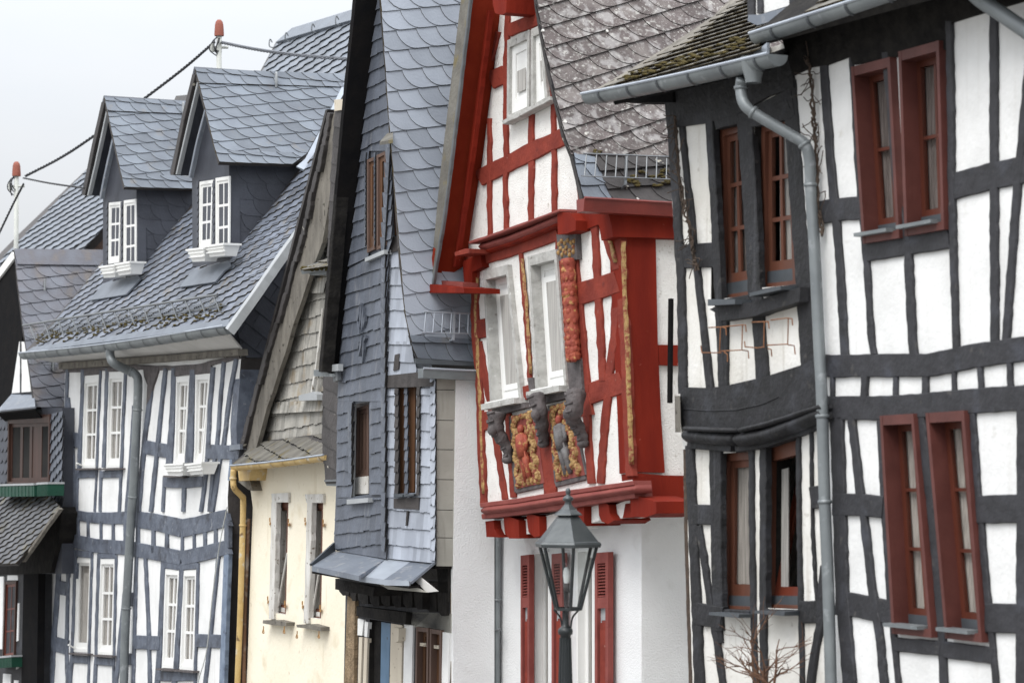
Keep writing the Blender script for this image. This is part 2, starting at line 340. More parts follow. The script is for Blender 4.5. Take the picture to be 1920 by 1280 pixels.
def beam(par, mat, pl, wd, px, w=.02, th=.05, name='timber', jit=.5, rnd=0, ch=.18, step=14, kind=None):
    """A board or timber following a traced centre line; wd = width in photo pixels (number or start, end)."""
    P = [V(p) for p in pts2(px)]
    w0, w1 = wd if isinstance(wd, tuple) else (wd, wd)
    Ls = [0]
    for i in range(1, len(P)): Ls.append(Ls[-1] + (P[i] - P[i - 1]).length)
    n = max(1, int(Ls[-1] / step)); NB[0] += 1; w = w + (NB[0] % 9) * .0009
    L = []
    for k in range(n + 1):
        s = Ls[-1] * k / n; i = max(j for j in range(len(Ls)) if Ls[j] <= s + 1e-6); i = min(i, len(P) - 2)
        f = (s - Ls[i]) / max(1e-6, Ls[i + 1] - Ls[i]); c = P[i].lerp(P[i + 1], f)
        d0 = (P[i + 1] - P[i]).normalized()
        if f < .3 and i > 0: d0 = (d0 + (P[i] - P[i - 1]).normalized()).normalized()
        if f > .7 and i < len(P) - 2: d0 = (d0 + (P[i + 2] - P[i + 1]).normalized()).normalized()
        nn = V((-d0.y, d0.x)); h = (w0 + (w1 - w0) * s / Ls[-1]) / 2
        j1, j2 = (R.uniform(-jit, jit), R.uniform(-jit, jit)) if 0 < k < n else (0, 0)
        L.append((c - nn * (h + j1), c + nn * (h + j2)))
    b = MB(); rows = []
    for a, c in L:
        A = V(pl.uv(a.x, a.y, w)); C = V(pl.uv(c.x, c.y, w))
        if rnd:
            sec = [(t / 6, w - rnd * (1 - math.sin(math.pi * t / 6))) for t in range(7)]
            sec = [(0, w - th)] + sec + [(1, w - th)]
        else:
            cf = min(.3, .006 / max(.01, (C - A).length))
            sec = [(0, w - th), (0, w - .006), (cf, w), (1 - cf, w), (1, w - .006), (1, w - th)]
        rows.append([pl.P(*A.lerp(C, f), ww) for f, ww in sec])
    m = len(rows[0])
    vs = [p for r in rows for p in r]; fs = []
    for i in range(len(rows) - 1):
        for j in range(m - 1): fs.append([i * m + j, i * m + j + 1, (i + 1) * m + j + 1, (i + 1) * m + j])
    fs.append(list(range(m))[::-1]); e = (len(rows) - 1) * m; fs.append([e + j for j in range(m)])
    d = (P[-1] - P[0])
    # orient faces outward: front faces must look along pl.n
    a, c, e2 = vs[fs[2 if m == 6 else 4][0]], vs[fs[2 if m == 6 else 4][1]], vs[fs[2 if m == 6 else 4][2]]
    if (c - a).cross(e2 - a).dot(pl.n) < 0: fs = [f[::-1] for f in fs]
    return mesh(name, vs, fs, mat, par, smooth=bool(rnd), kind=kind)
def beams(par, mat, pl, data, **kw):
    for wd, *px in data: beam(par, mat, pl, wd, px, **kw)

# ------------------------------------------------------------------ slates
CNT = {}; STUFF = {}
def clip(poly, cl):
    n = len(cl)
    for i in range(n):
        a, b = cl[i], cl[(i + 1) % n]; o = []
        if not poly: return []
        def sd(p): return (b[0] - a[0]) * (p[1] - a[1]) - (b[1] - a[1]) * (p[0] - a[0])
        for k in range(len(poly)):
            p, q = poly[k], poly[(k + 1) % len(poly)]; s1, s2 = sd(p), sd(q)
            if s1 >= 0: o.append(p)
            if (s1 > 0 > s2) or (s1 < 0 < s2):
                t = s1 / (s1 - s2); o.append((p[0] + (q[0] - p[0]) * t, p[1] + (q[1] - p[1]) * t))
        poly = o
    return poly
def area(p): return .5 * sum(p[i][0] * p[(i + 1) % len(p)][1] - p[(i + 1) % len(p)][0] * p[i][1] for i in range(len(p)))
def slates(par, house, pl, px, W, H, phi=0, style='round', mat='slate_a', edge='edge', w0=.0, lift=.022, th=.009, maxn=300, uvp=None, hj=.04, name='slate', flip=False, seed=0):
    rr = random.Random(seed + int(W * 1000) + len(px or []))
    poly = uvp or [pl.uv(x, y, w0 + lift) for x, y in pts2(px)]
    ph = math.radians(phi); c, s = math.cos(ph), math.sin(ph)
    ab = [(u * c + v * s, -u * s + v * c) for u, v in poly]
    if area(ab) < 0: ab = ab[::-1]
    a0, a1 = min(p[0] for p in ab), max(p[0] for p in ab); b0, b1 = min(p[1] for p in ab), max(p[1] for p in ab)
    L = H * 1.32; jrow = 0; b = b0 - H * rr.random() * .2
    while b < b1:
        a = a0 - 2.2 * W + (W * .5 if jrow % 2 else 0) + rr.uniform(-.2, .2) * W
        while a < a1 + .2 * W:
            Wj = W * (1 + rr.uniform(-1, 1) * hj * 2); tj = rr.uniform(-1, 1) * hj * H * .5; t2 = tj + rr.uniform(-1, 1) * hj * H * .6
            if style == 'round':
                A = 1.86 * W; rx = .82 * W
                loc = [(rx * (1 - math.cos(t)), H * (1 - math.sin(t))) for t in (0, .25, .55, .85, 1.15, 1.4, 1.57)] + [(A, 0), (A, L), (0, L)]; sk = .013
            elif style == 'scallop':
                A = Wj; r = Wj / 2
                loc = [(r - r * math.cos(t), r * .9 * (1 - math.sin(t))) for t in [math.pi * k / 6 for k in range(7)]] + [(Wj, L), (0, L)]; sk = .003
            elif style == 'point':
                A = Wj; loc = [(0, H * .25 + tj), (Wj * .35, tj), (Wj * .99, t2 + H * .1), (Wj * .99, L), (0, L)]; sk = .004
            elif style == 'saw':
                A = Wj; dd = Wj * math.tan(ph) * .45; loc = [(0, tj + dd), (Wj * .985, tj - dd * .6), (Wj * .985, L), (0, L)]; sk = .004
            else:
                A = Wj; loc = [(0, tj), (Wj * .985, t2), (Wj * .985, L), (0, L)]; sk = .003
            if flip: loc = [(A - x, y) for x, y in loc][::-1]
            pg = clip([(a + x, b + y) for x, y in loc], ab)
            if len(pg) >= 3 and area(pg) > .04 * W * H:
                def ww(p):
                    fa = (p[0] - a) / A
                    if flip: fa = 1 - fa
                    return w0 + lift * (1 - (p[1] - b) / L) + sk * (1 - fa) + zj
                zj = rr.uniform(0, .002)
                top = [pl.P(p[0] * c - p[1] * s, p[0] * s + p[1] * c, ww(p)) for p in pg]
                bot = [pl.P(p[0] * c - p[1] * s, p[0] * s + p[1] * c, ww(p) - th) for p in pg]
                n = len(top); k = (house, name)
                fs = [list(range(n))] + [[i, n + i, n + (i + 1) % n, (i + 1) % n] for i in range(n)]; mi = [0] + [1] * n
                mine = CNT.setdefault((house, name, par), 0)
                if CNT.get(k, 0) < 300 and mine < maxn:
                    CNT[k] = CNT.get(k, 0) + 1; CNT[(house, name, par)] = mine + 1
                    mesh(name, top + bot, fs, [mat, edge], par, mi)
                else:
                    STUFF.setdefault((par, mat, edge), MB()).add(top + bot, fs, mi)
            a += W if style == 'round' else Wj
        b += H; jrow += 1
def flush_stuff():
    for (par, mat, edge), b in STUFF.items(): b.build('slate_covering', [mat, edge], par, kind='stuff')
    STUFF.clear()

# ------------------------------------------------------------------ windows, gutters, pipes
def wquad(pl, q, w): return [pl.uv(x, y, w) for x, y in pts2(q)]          # TL TR BR BL
def shrink(q, d):
    c = sum((V(p) for p in q), V((0, 0))) / 4
    return [tuple(V(p) + (c - V(p)).normalized() * d * 1.4) for p in q]
class Bil:
    def __init__(s, pl, q):
        s.pl = pl; s.TL, s.TR, s.BR, s.BL = [V(p) for p in q]
        s.W = ((s.TR - s.TL).length + (s.BR - s.BL).length) / 2; s.H = ((s.TL - s.BL).length + (s.TR - s.BR).length) / 2
    def uv(s, x, y):
        a = s.BL.lerp(s.BR, x); b = s.TL.lerp(s.TR, x); return a.lerp(b, y)
    def P(s, x, y, w):                     # x, y in metres from the lower left corner
        p = s.uv(x / s.W, y / s.H); return s.pl.P(p.x, p.y, w)
    def box(s, b, x0, x1, y0, y1, w0, w1, mi=0, tilt=0):
        f = lambda y: tilt * y / s.H
        b.box([s.P(x0, y0, w0 + f(y0)), s.P(x1, y0, w0 + f(y0)), s.P(x1, y1, w0 + f(y1)), s.P(x0, y1, w0 + f(y1)),
               s.P(x0, y0, w1 + f(y0)), s.P(x1, y0, w1 + f(y0)), s.P(x1, y1, w1 + f(y1)), s.P(x0, y1, w1 + f(y1))], mi)
def window(par, pl, q, w=.05, depth=.1, cas=.05, top=None, bot=None, cols=2, rows=3, cm='casing', sm='brownwin', st=.045, mun=.022,
           curtain='curtaindk', cov=(0, .45), sill=None, drip=0, flat=False, tilt=0, panes=None, name='window', back=True, uvq=None, pane='glass', casback=.03, dripm='darkzinc', rail=0):
    B = Bil(pl, uvq or wquad(pl, q, w)); top = cas if top is None else top; bot = cas if bot is None else bot
    b = MB(); wb = w - depth - casback; W, H = B.W, B.H
    B.box(b, 0, cas, 0, H, wb, w); B.box(b, W - cas, W, 0, H, wb, w)
    B.box(b, cas, W - cas, H - top, H, wb, w - .002); B.box(b, cas, W - cas, 0, bot, wb, w - .002)
    win = b.build(name, cm, par)
    x0, x1, y0, y1 = cas, W - cas, bot, H - top; ws = w - depth
    if drip:
        d = MB(); B.box(d, x0, x1, y0, y0 + drip, ws - .03, ws + .006); d.build('weatherboard', dripm, win); y0 += drip
    s = MB(); t = .03
    B.box(s, x0, x0 + st, y0, y1, ws - t, ws, 0, tilt); B.box(s, x1 - st, x1, y0, y1, ws - t, ws, 0, tilt)
    B.box(s, x0 + st, x1 - st, y0, y0 + st + rail, ws - t, ws - .001, 0, tilt); B.box(s, x0 + st, x1 - st, y1 - st, y1, ws - t, ws - .001, 0, tilt)
    gx0, gx1, gy0, gy1 = x0 + st, x1 - st, y0 + st + rail, y1 - st
    for i in range(1, cols):
        x = gx0 + (gx1 - gx0) * i / cols; B.box(s, x - mun / 2, x + mun / 2, gy0, gy1, ws - t + .004, ws - .004, 0, tilt)
    for i in range(1, rows):
        y = gy0 + (gy1 - gy0) * i / rows; B.box(s, gx0, gx1, y - mun / 2, y + mun / 2, ws - t + .003, ws - .003, 0, tilt)
    s.build('sash', sm, win)
    for i in range(cols):
        for j in range(rows):
            g = MB(); dx, dy = (gx1 - gx0) / cols, (gy1 - gy0) / rows
            B.box(g, gx0 + dx * i, gx0 + dx * (i + 1), gy0 + dy * j, gy0 + dy * (j + 1), ws - t * .6, ws - t * .45, 0, tilt)
            g.build('pane', panes[i % len(panes)] if panes else pane, win)
    if not flat:
        if curtain:
            n = 14; cb = MB()
            ca, cz = gx0 + (gx1 - gx0) * cov[0], gx0 + (gx1 - gx0) * cov[1]
            for k in range(n):
                xa, xb = ca + (cz - ca) * k / n, ca + (cz - ca) * (k + 1) / n
                za, zb = ws - .036 - .012 * (k % 2), ws - .036 - .012 * ((k + 1) % 2)
                cb.add([B.P(xa, gy0, za), B.P(xb, gy0, zb), B.P(xb, gy1, zb), B.P(xa, gy1, za)], [[0, 1, 2, 3]])
            cb.build('curtain', curtain, win)
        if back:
            bb = MB(); B.box(bb, x0 - .02, x1 + .02, bot - .02, y1 + .02, wb - .22, wb - .20); bb.build('dark_room', 'interior', win)  # thin dark sheet added so no light shows through, standing for unlit room
    if sill:
        m, pr, hh, ov = sill
        d = MB(); B.box(d, -ov, W + ov, -hh, 0.006, w - .02, w + pr); d.build('sill', m, win)
    return win
def hole_for(pl, q, w, d=.02): return shrink(wquad(pl, q, w), d)

def gutter(par, p0, p1, r, mat='zinc', lip='zinclight', seams=.55, name='gutter', sag=.01, capm=None):
    p0, p1 = V(p0), V(p1); d = (p1 - p0).normalized(); side = Z.cross(d).normalized()
    if side.dot(EYE - p0) < 0: side = -side
    n = 14; L = (p1 - p0).length; b = MB(); seg = 10
    def ring(p, rad): return [p + side * (rad * math.cos(t)) - Z * (rad * math.sin(t)) for t in [math.pi * k / seg for k in range(seg + 1)]]
    ps = [p0.lerp(p1, i / n) - Z * sag * math.sin(math.pi * i / n) for i in range(n + 1)]
    for i in range(n):
        for rad in (r, r - .006):
            A, C = ring(ps[i], rad), ring(ps[i + 1], rad)
            b.add(A + C, [[k, k + 1, seg + 2 + k, seg + 1 + k] for k in range(seg)])
    for p in (ps[0], ps[-1]):
        A = ring(p, r); b.add(A + [p], [[k, k + 1, seg + 1] for k in range(seg)])
    o = b.build(name, mat, par, smooth=False)
    for pl_ in o.data.polygons: pl_.use_smooth = len(pl_.vertices) == 4
    t = MB(); t.tube([p + side * r + Z * .004 for p in ps], .011, 6); t.build('bead', lip, o)
    k = int(L / seams)
    for i in range(k):
        q = p0.lerp(p1, (i + .6) / k) - Z * sag * math.sin(math.pi * (i + .6) / k)
        sb = MB(); A, C = ring(q - d * .012, r + .007), ring(q + d * .012, r + .007)
        sb.add(A + C, [[k2, k2 + 1, seg + 2 + k2, seg + 1 + k2] for k2 in range(seg)]); sb.build('bracket', 'darkzinc' if mat == 'zinc' else mat, o)
    return o
def pipe(par, pts, r, mat='zinc', name='downpipe', collars=(), seg=14, n=5, cm=None):
    P = smooth_pts(pts, n); b = MB(); b.tube(P, r, seg); o = b.build(name, mat, par, smooth=True)
    for f in collars:
        i = min(len(P) - 2, int(f * (len(P) - 1))); c = P[i].lerp(P[i + 1], f * (len(P) - 1) - i); d = (P[i + 1] - P[i]).normalized()
        cb = MB(); cb.tube([c - d * .012, c - d * .008, c + d * .008, c + d * .012], [r + .002, r + .008, r + .008, r + .002], seg); cb.build('collar', cm or mat, o, smooth=True)
    return o
def poly3(name, par, mat, P, th=.03, smat=None):
    P = [V(p) for p in P]; n = (P[1] - P[0]).cross(P[2] - P[0]).normalized()
    if n.dot(EYE - P[0]) < 0: P = P[::-1]; n = -n
    b = MB(); b.prism(P, [p - n * th for p in P], 0, 1 if smat else None); return b.build(name, [mat, smat] if smat else mat, par)
def base(pl, x):                                # ground point under a facade
    p = pl.hit(x, 850, 0); return V((p.x, p.y, ground_z(p.y)))
# ================================================================== ground
def build_ground():
    b = MB(); ys = [-500, -40, -20, 0, 20, 40, 60, 120, 900]; xs = [-700, -60, -20, 0, 20, 60, 700]
    for y in ys:
        for x in xs: b.v.append(V((x, y, ground_z(y))))
    n = len(xs)
    for i in range(len(ys) - 1):
        for j in range(n - 1): b.f.append([i * n + j, i * n + j + 1, (i + 1) * n + j + 1, (i + 1) * n + j]); b.mi.append(0)
    o = b.build('ground', 'earth', None); o['kind'] = 'structure'
    fp = facade(11.2)
    def strip(name, w0, w1, h, mat):
        b = MB()
        for u0, u1 in ((-70, -45), (-45, -25), (-25, 0), (0, 20)):
            c = []
            for u, ww in ((u0, w0), (u1, w0), (u1, w1), (u0, w1)):
                p = fp.P(u, 0, ww); c.append(V((p.x, p.y, ground_z(p.y) + h)))
            b.box([p - Z * .3 for p in c] + c)
        o = b.build(name, mat, None); o['kind'] = 'structure'
    strip('pavement', .3, 2.4, .12, 'asphalt'); strip('road', 2.402, 9.5, .006, 'asphalt')
build_ground()

# ================================================================== house F : black and white, nearest
pF = facade(10.3)
HF = thing('timber_framed_house', 'nearest white plastered house with straight black timbers and projecting dull red window casings', 'house', base(pF, 1700), 'houses in the row')
W1 = [1595, 126, 1668, 107, 1686, 446, 1617, 457]; W2 = [1684, 97, 1760, 76, 1770, 430, 1696, 443]
L1 = [1649, 779, 1712, 775, 1747, 1195, 1672, 1187]; L2 = [1735, 774, 1807, 769, 1841, 1204, 1772, 1196]
fw = .055
wall('plaster_wall', HF, 'white', pF, [1475, 60, 2400, -250, 2400, 1500, 1562, 1500, 1562, 1400, 1552, 1100, 1537, 760, 1522, 560, 1500, 380],
     [hole_for(pF, q, fw, .03) for q in (W1, W2, L1, L2)], 3.5)
slab('wall_plate', HF, 'blackold', pF, [1462, 60, 1640, 6, 1780, -40, 2400, -220, 2400, -150, 1990, -20, 1920, 2, 1840, 26, 1784, 42, 1782, 92, 1676, 108, 1600, 122, 1592, 107, 1549, 122, 1520, 126, 1486, 142], .022, .06, jit=.6)
beams(HF, 'black', pF, [
 (14, 1541,110,1549,225,1556,320,1566,420,1573,500,1580,640,1582,668),
 (43, 1526,400,1571,393,1612,390), (5, 1593,108,1604,320,1616,440), (10, 1617,440,1623,500,1631,640,1636,664),
 (36, 1621,473,1690,461,1778,448), (14, 1699,440,1703,540,1708,640,1711,667), (12, 1658,98,1668,200,1676,320,1691,445),
 (11, 1777,40,1780,200,1781,320,1785,480,1789,640,1790,657), (50, 1784,350,1855,331,1925,316,2000,298,2200,255,2420,208),
 (15, 1861,22,1861,320,1863,645), (14, 1934,40,1911,290,1903,370,1883,645), (16, 2010,0,2012,640), (16,2150,-40,2150,600),
 ((42,52), 1524,683,1560,686,1640,685,1735,685,1783,676,1830,666,1920,654,1990,643,2300,590,2420,570),
 ((44,54), 1537,765,1577,765,1642,765,1730,760,1826,751,1910,746,1990,738,2300,705,2420,692),
 (5,1558,702,1558,750),(12,1619,700,1617,750),(8,1677,700,1677,746),(12,1733,700,1732,744),(8,1786,696,1787,738),(9,1835,688,1837,732),(9,1890,680,1892,726),(9,1950,670,1952,720),
 (23, 1566,782,1571,920,1576,1105,1590,1280,1598,1400), (13, 1594,784,1610,925,1617,970,1633,1112,1643,1167,1655,1280,1668,1400),
 (42, 1560,945,1600,946,1654,950), (44, 1566,1130,1600,1133,1640,1142,1673,1149),
 (9, 1647,780,1653,925,1657,980,1665,1115,1675,1210,1682,1280,1690,1400), (14, 1724,778,1738,900,1744,960,1756,1085,1764,1195,1767,1280,1771,1400),
 (10, 1821,772,1831,927,1836,962,1845,1080,1857,1190,1864,1280,1870,1400),
 (27, 1676,1207,1762,1215), (31, 1768,1217,1860,1229), (53, 1829,955,1908,953), (56, 1846,1158,1908,1159),
 (22, 1916,768,1915,960,1914,1280,1914,1400), (50,1925,955,2420,942),(20,2100,740,2100,1400),
], jit=.9)
for i, (q, rows) in enumerate(((W1, 2), (W2, 2), (L1, 3), (L2, 3))):
    window(HF, pF, q, w=fw, depth=.115, cas=.03, top=.062, bot=.05, cols=2, rows=rows, cm='casing', sm='brownwin2', st=.04, mun=.022, curtain='curtaindk' if rows == 2 else 'curtain',
           cov=(-.15, .97) if rows == 2 else (-.1, .8), drip=.07, dripm='darkzinc', name='window')
    B = Bil(pF, wquad(pF, q, fw)); d = MB(); B.box(d, -.02, B.W - .07, .045, .068, fw - .05, fw + .05); d.build('sill', 'zinc', HF)
# eave, gutter, roof
eF = .42
g0, g1 = pF.hit(1404, 64, eF), pF.hit(1660, -20, eF)
gd = (g1 - g0).normalized(); g2 = g1 + gd * 5
gutter(HF, g0 + Q * .07, g2 + Q * .07, .068, seams=.42)
rF = slope_street(g0 + Q * .06 + Z * .02, 38)
u0, v0 = 0, 0
uL = (g2 - g0).length
b = MB(); b.prism([rF.P(0, -.04, .0), rF.P(uL, -.04 + 0, .0), rF.P(uL, 4, 0), rF.P(0, 4, 0)], [rF.P(0, -.04, -.09), rF.P(uL, -.04, -.09), rF.P(uL, 4, -.09), rF.P(0, 4, -.09)])
roofF = b.build('roof', 'blackold', HF)
slates(roofF, HF, rF, None, .16, .11, 4, 'rect', 'slate_moss', uvp=[(.55, 0), (3, 0), (3, .9), (.55, .9)], maxn=90)
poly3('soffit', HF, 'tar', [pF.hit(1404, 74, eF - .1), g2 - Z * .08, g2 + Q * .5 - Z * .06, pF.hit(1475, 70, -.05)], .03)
# the little dormer front above the gutter
pFd = facade(10.45)
dm = wall('dormer', HF, 'white', pFd, [1405, -120, 1405, 36, 1430, 26, 1482, 10, 1640, -40, 1640, -120], (), 1.2, 'black')
beams(HF, 'black', pFd, [(12, 1407,-90,1407,30), (9, 1421,-90,1423,26), (10, 1482,-90,1484,12)])
slab('flashing', HF, 'zincblue', pFd, [1424, 28, 1480, 12, 1484, 24, 1480, 30, 1420, 48, 1402, 40, 1403, 28], .16, .02)
pipe(HF, [pF.hit(1806, -34, .30), pF.hit(1836, -2, .22), pF.hit(1880, 28, .15), pF.hit(1935, 66, .10), pF.hit(1990, 106, .09), pF.hit(2010, 240, .09), pF.hit(2020, 1400, .09)], .047)

# ================================================================== house E : crooked black timbers
pE = facade(10.312)
HE = thing('timber_framed_house', 'crooked black timbered house with sagging cornice, recessed brown windows and mossy roof', 'house', base(pE, 1400), 'houses in the row')
E1 = [1350, 244, 1396, 231, 1414, 552, 1347, 563]; E2 = [1427, 236, 1483, 220, 1497, 533, 1423, 541]
E3 = [1354, 849, 1414, 844, 1417, 1145, 1350, 1142]; E4 = [1435, 838, 1502, 818, 1507, 1143, 1431, 1140]
we = -.055
def wide(q, l): return [q[0] - l, q[1], q[2], q[3], q[4], q[5], q[6] - l, q[7]]
wall('plaster_wall', HE, 'whiteold', pE, [1249, 150, 1475, 80, 1500, 380, 1522, 560, 1537, 760, 1552, 1100, 1562, 1400, 1562, 1500, 1298, 1500, 1297, 1400, 1293, 1280, 1286, 1080, 1284, 985, 1280, 840, 1272, 730, 1270, 580, 1266, 480, 1260, 372, 1249, 195],
     [hole_for(pE, wide(E1, 14), 0, .0), hole_for(pE, wide(E2, 12), 0, .0), hole_for(pE, wide(E3, 7), 0, .004), hole_for(pE, wide(E4, 6), 0, .004)], 3.5, 'whiteold', hm='blackold')
slab('wall_plate', HE, 'blackworn', pE, [1244, 165, 1385, 120, 1482, 88, 1488, 165, 1440, 181, 1378, 217, 1318, 231, 1264, 240, 1249, 238], .028, .06, jit=.8)
beams(HE, 'blackworn', pE, [
 (14, 1255,180,1257,237,1266,372,1271,480,1274,505,1277,640,1278,738), ((8,11), 1276,236,1285,335,1294,410,1298,478), ((10,12), 1303,496,1317,620,1329,730),
 ((14,12), 1328,225,1336,360,1341,460,1344,540,1349,640,1352,730), (46, 1268,481,1342,478),
 ((28,22), 1393,212,1400,300,1406,400,1410,480,1412,545,1417,566), ((25,30), 1478,150,1484,230,1490,330,1498,440,1503,500,1510,600,1517,702),
 ((20,24), 1419,575,1421,620,1428,714), (12, 1357,592,1357,728),
 (20, 1340,233,1384,221), (26, 1414,222,1478,196), (12, 1346,568,1404,558), (12, 1424,548,1494,538), (9,1350,1146,1405,1148), (9,1432,1145,1496,1147), (8, 1348,843,1404,838), (8,1434,834,1492,815),
 ((15,18), 1291,835,1297,985,1301,1080,1306,1200,1309,1280,1313,1400), ((22,17), 1339,832,1341,985,1343,1090,1346,1182), (38, 1299,964,1337,965),
 (10, 1307,985,1318,1050,1327,1120,1337,1180,1343,1210,1352,1280,1360,1400), (42, 1304,1150,1352,1158), (11,1345,1170,1348,1205),
 (9, 1407,836,1407,960,1410,1140,1414,1280,1417,1400), (12, 1429,832,1429,960,1429,1150,1430,1280,1432,1400),
 (7, 1494,810,1496,1000,1499,1150,1502,1280,1505,1400), (4, 1518,803,1521,1000,1526,1090,1529,1128), (42, 1519,933,1540,930), (42, 1499,1147,1546,1146),
 (13, 1543,1060,1537,1120,1535,1170,1523,1230,1517,1280,1505,1400), 
], jit=.9)
slab('timber', HE, 'blackworn', pE, [1380, 216, 1482, 165, 1490, 215, 1478, 224, 1412, 238, 1384, 236], .024, .05)
beam(HE, 'vine', pE, 6, [1283,842,1285,985,1289,1130,1294,1280,1298,1400], .0, .3, 'corner_board')
# sill ledge and cornice of the jetty
slab('sill', HE, 'blackworn', pE, [1331, 580, 1345, 573, 1408, 566, 1500, 538, 1498, 566, 1430, 586, 1418, 592, 1350, 602, 1345, 589], .10, .12, jit=.5)
slab('cornice', HE, 'blackworn', pE, [1276, 726, 1284, 725, 1322, 727, 1357, 724, 1416, 710, 1440, 704, 1502, 685, 1530, 672, 1535, 764, 1402, 801, 1378, 806, 1278, 800], .05, .10, jit=1)
beam(HE, 'blackworn', pE, 3, [1280,766,1330,770,1380,768,1430,757,1458,744], .056, .02, 'crack_fillet')
beam(HE, 'blackworn', pE, 26, [1277,815,1320,820,1368,823], .13, .16, 'cornice_moulding', rnd=.05)
beam(HE, 'blackworn', pE, 26, [1373,824,1420,817,1480,795,1534,772], .14, .16, 'cornice_moulding', rnd=.05)
beam(HE, 'blackworn', pE, 9, [1279,803,1320,805,1378,806], .15, .16, 'cornice_moulding', rnd=.02)
beam(HE, 'blackworn', pE, 9, [1382,806,1430,795,1532,762], .15, .16, 'cornice_moulding', rnd=.02)
beam(HE, 'blackworn', pE, 14, [1288,834,1370,840], .05, .08, 'cornice_moulding')
beam(HE, 'blackworn', pE, 14, [1378,841,1430,832,1490,812,1535,794], .05, .08, 'cornice_moulding')
for q, rows, cov, cur in ((E1, 3, (-.3, 1), 'curtaindk'), (E2, 3, (.2, 1), 'curtain')):
    window(HE, pE, q, w=we, depth=.03, cas=.06, top=.05, bot=.03, cols=2, rows=rows, cm='brownwin3', sm='brownwin3', st=.045, mun=.03, curtain=cur, cov=cov, drip=.085, rail=.02)
window(HE, pE, E3, w=we, depth=.03, cas=.07, top=.06, bot=.03, cols=1, rows=1, cm='brownwin3', sm='brownwin3', st=.05, curtain='curtain', cov=(-.3, 1), drip=.07, rail=.03)  # pale curtain stands in for a greyish reflection on this pane's glass
window(HE, pE, E4, w=we, depth=.03, cas=.055, top=.11, bot=.03, cols=1, rows=1, cm='brownwin3', sm='brownwin', st=.06, curtain='curtain', cov=(.0, .35), drip=.06, tilt=-.24)
for q in ([1327, 561, 1378, 561, 1378, 570, 1327, 573], [1405, 549, 1464, 536, 1464, 543, 1405, 556]):
    slab('sill', HE, 'darkzinc', pE, q, .16, .2)
for q in ([1329, 1147, 1386, 1151, 1384, 1158, 1329, 1152], [1412, 1144, 1472, 1146, 1470, 1154, 1412, 1149]):
    slab('sill', HE, 'darkzinc', pE, q, .14, .16)
# gutter and roof of E
eE = .5
a0, a1 = pE.hit(1090, 177, eE), pE.hit(1440, 101, eE)
gutter(HE, a0 + Q * .075, a1 + Q * .075, .077, seams=.4)
rE = slope_street(a0 + Q * .10 + Z * .015, 33)
rp = [1150, 168, 1404, 99, 1420, 92, 1420, -70, 1430, -200, 1424, -60, 1372, 0, 1335, 37, 1260, 84, 1179, 134, 1140, 157]
hull = [1128, 160, 1418, 90, 1430, -60, 1400, -30, 1338, 30, 1260, 82, 1179, 132]
b = MB(); U = [rE.uv(x, y, 0) for x, y in pts2([1112, 170, 1428, 92, 1440, -90, 1400, -32, 1338, 30, 1260, 82, 1179, 132])]
b.prism([rE.P(*u, 0) for u in U], [rE.P(*u, -.1) for u in U]); roofE = b.build('roof', 'oldwood', HE)
for q_, n_ in (([1118, 168, 1424, 90, 1260, 84, 1179, 134], 150), ([1260, 84, 1424, 90, 1402, -20, 1338, 32], 100), ([1424, 90, 1438, -80, 1402, -20], 60)):
    slates(roofE, HE, rE, q_, .17, .105, 3, 'rect', 'slate_moss', lift=.03, hj=.12, maxn=n_ + CNT.get((HE, 'slate', roofE), 0))
mb = MB()                                     # moss cushions along the lowest courses
for k in range(110):
    t = R.random(); x = 1165 + t * 235; y = 152 - t * 66 + R.uniform(-20, 4) * (.4 + .6 * t)
    u, v = rE.uv(x, y, .03); s = R.uniform(.006, .016); mb.blob(rE.P(u, v, .032), s * 2.4, s * 2, s * .7, 5)
mb.build('moss', 'moss', roofE, kind='stuff')
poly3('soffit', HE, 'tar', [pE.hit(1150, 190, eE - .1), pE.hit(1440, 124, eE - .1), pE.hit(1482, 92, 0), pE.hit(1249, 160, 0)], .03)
slab('verge_board', HE, 'tar', pE, [1150, 187, 1168, 180, 1260, 160, 1262, 192, 1160, 192], .05, .3)
fl = pE.hit(1448, 96, .3)
slab('flashing', HE, 'zinclight', pE, [1412, 102, 1438, 80, 1438, 100, 1425, 106], eE - .08, .02)
# funnel and the long downpipe
fb = MB(); c = pE.hit(1394, 112, eE) + Q * .075
fb.lathe(c, [(.02, .085), (-.03, .08), (-.12, .055), (-.15, .052)], 14); fb.build('funnel', 'zinc', HE, smooth=True)
pipe(HE, [pE.hit(1391, 148, eE - .08), pE.hit(1389, 168, eE - .09), pE.hit(1396, 196, .42), pE.hit(1420, 216, .36), pE.hit(1484, 254, .19), pE.hit(1508, 270, .13), pE.hit(1518, 300, .10),
           pE.hit(1521, 370, .09), pE.hit(1528, 480, .09), pE.hit(1536, 650, .09), pE.hit(1541, 745, .10), pE.hit(1546, 930, .10), pE.hit(1553, 1100, .10), pE.hit(1558, 1280, .10), pE.hit(1562, 1400, .10)],
     .039, collars=(.06, .2, .36, .48, .73, .79), cm='zinc')
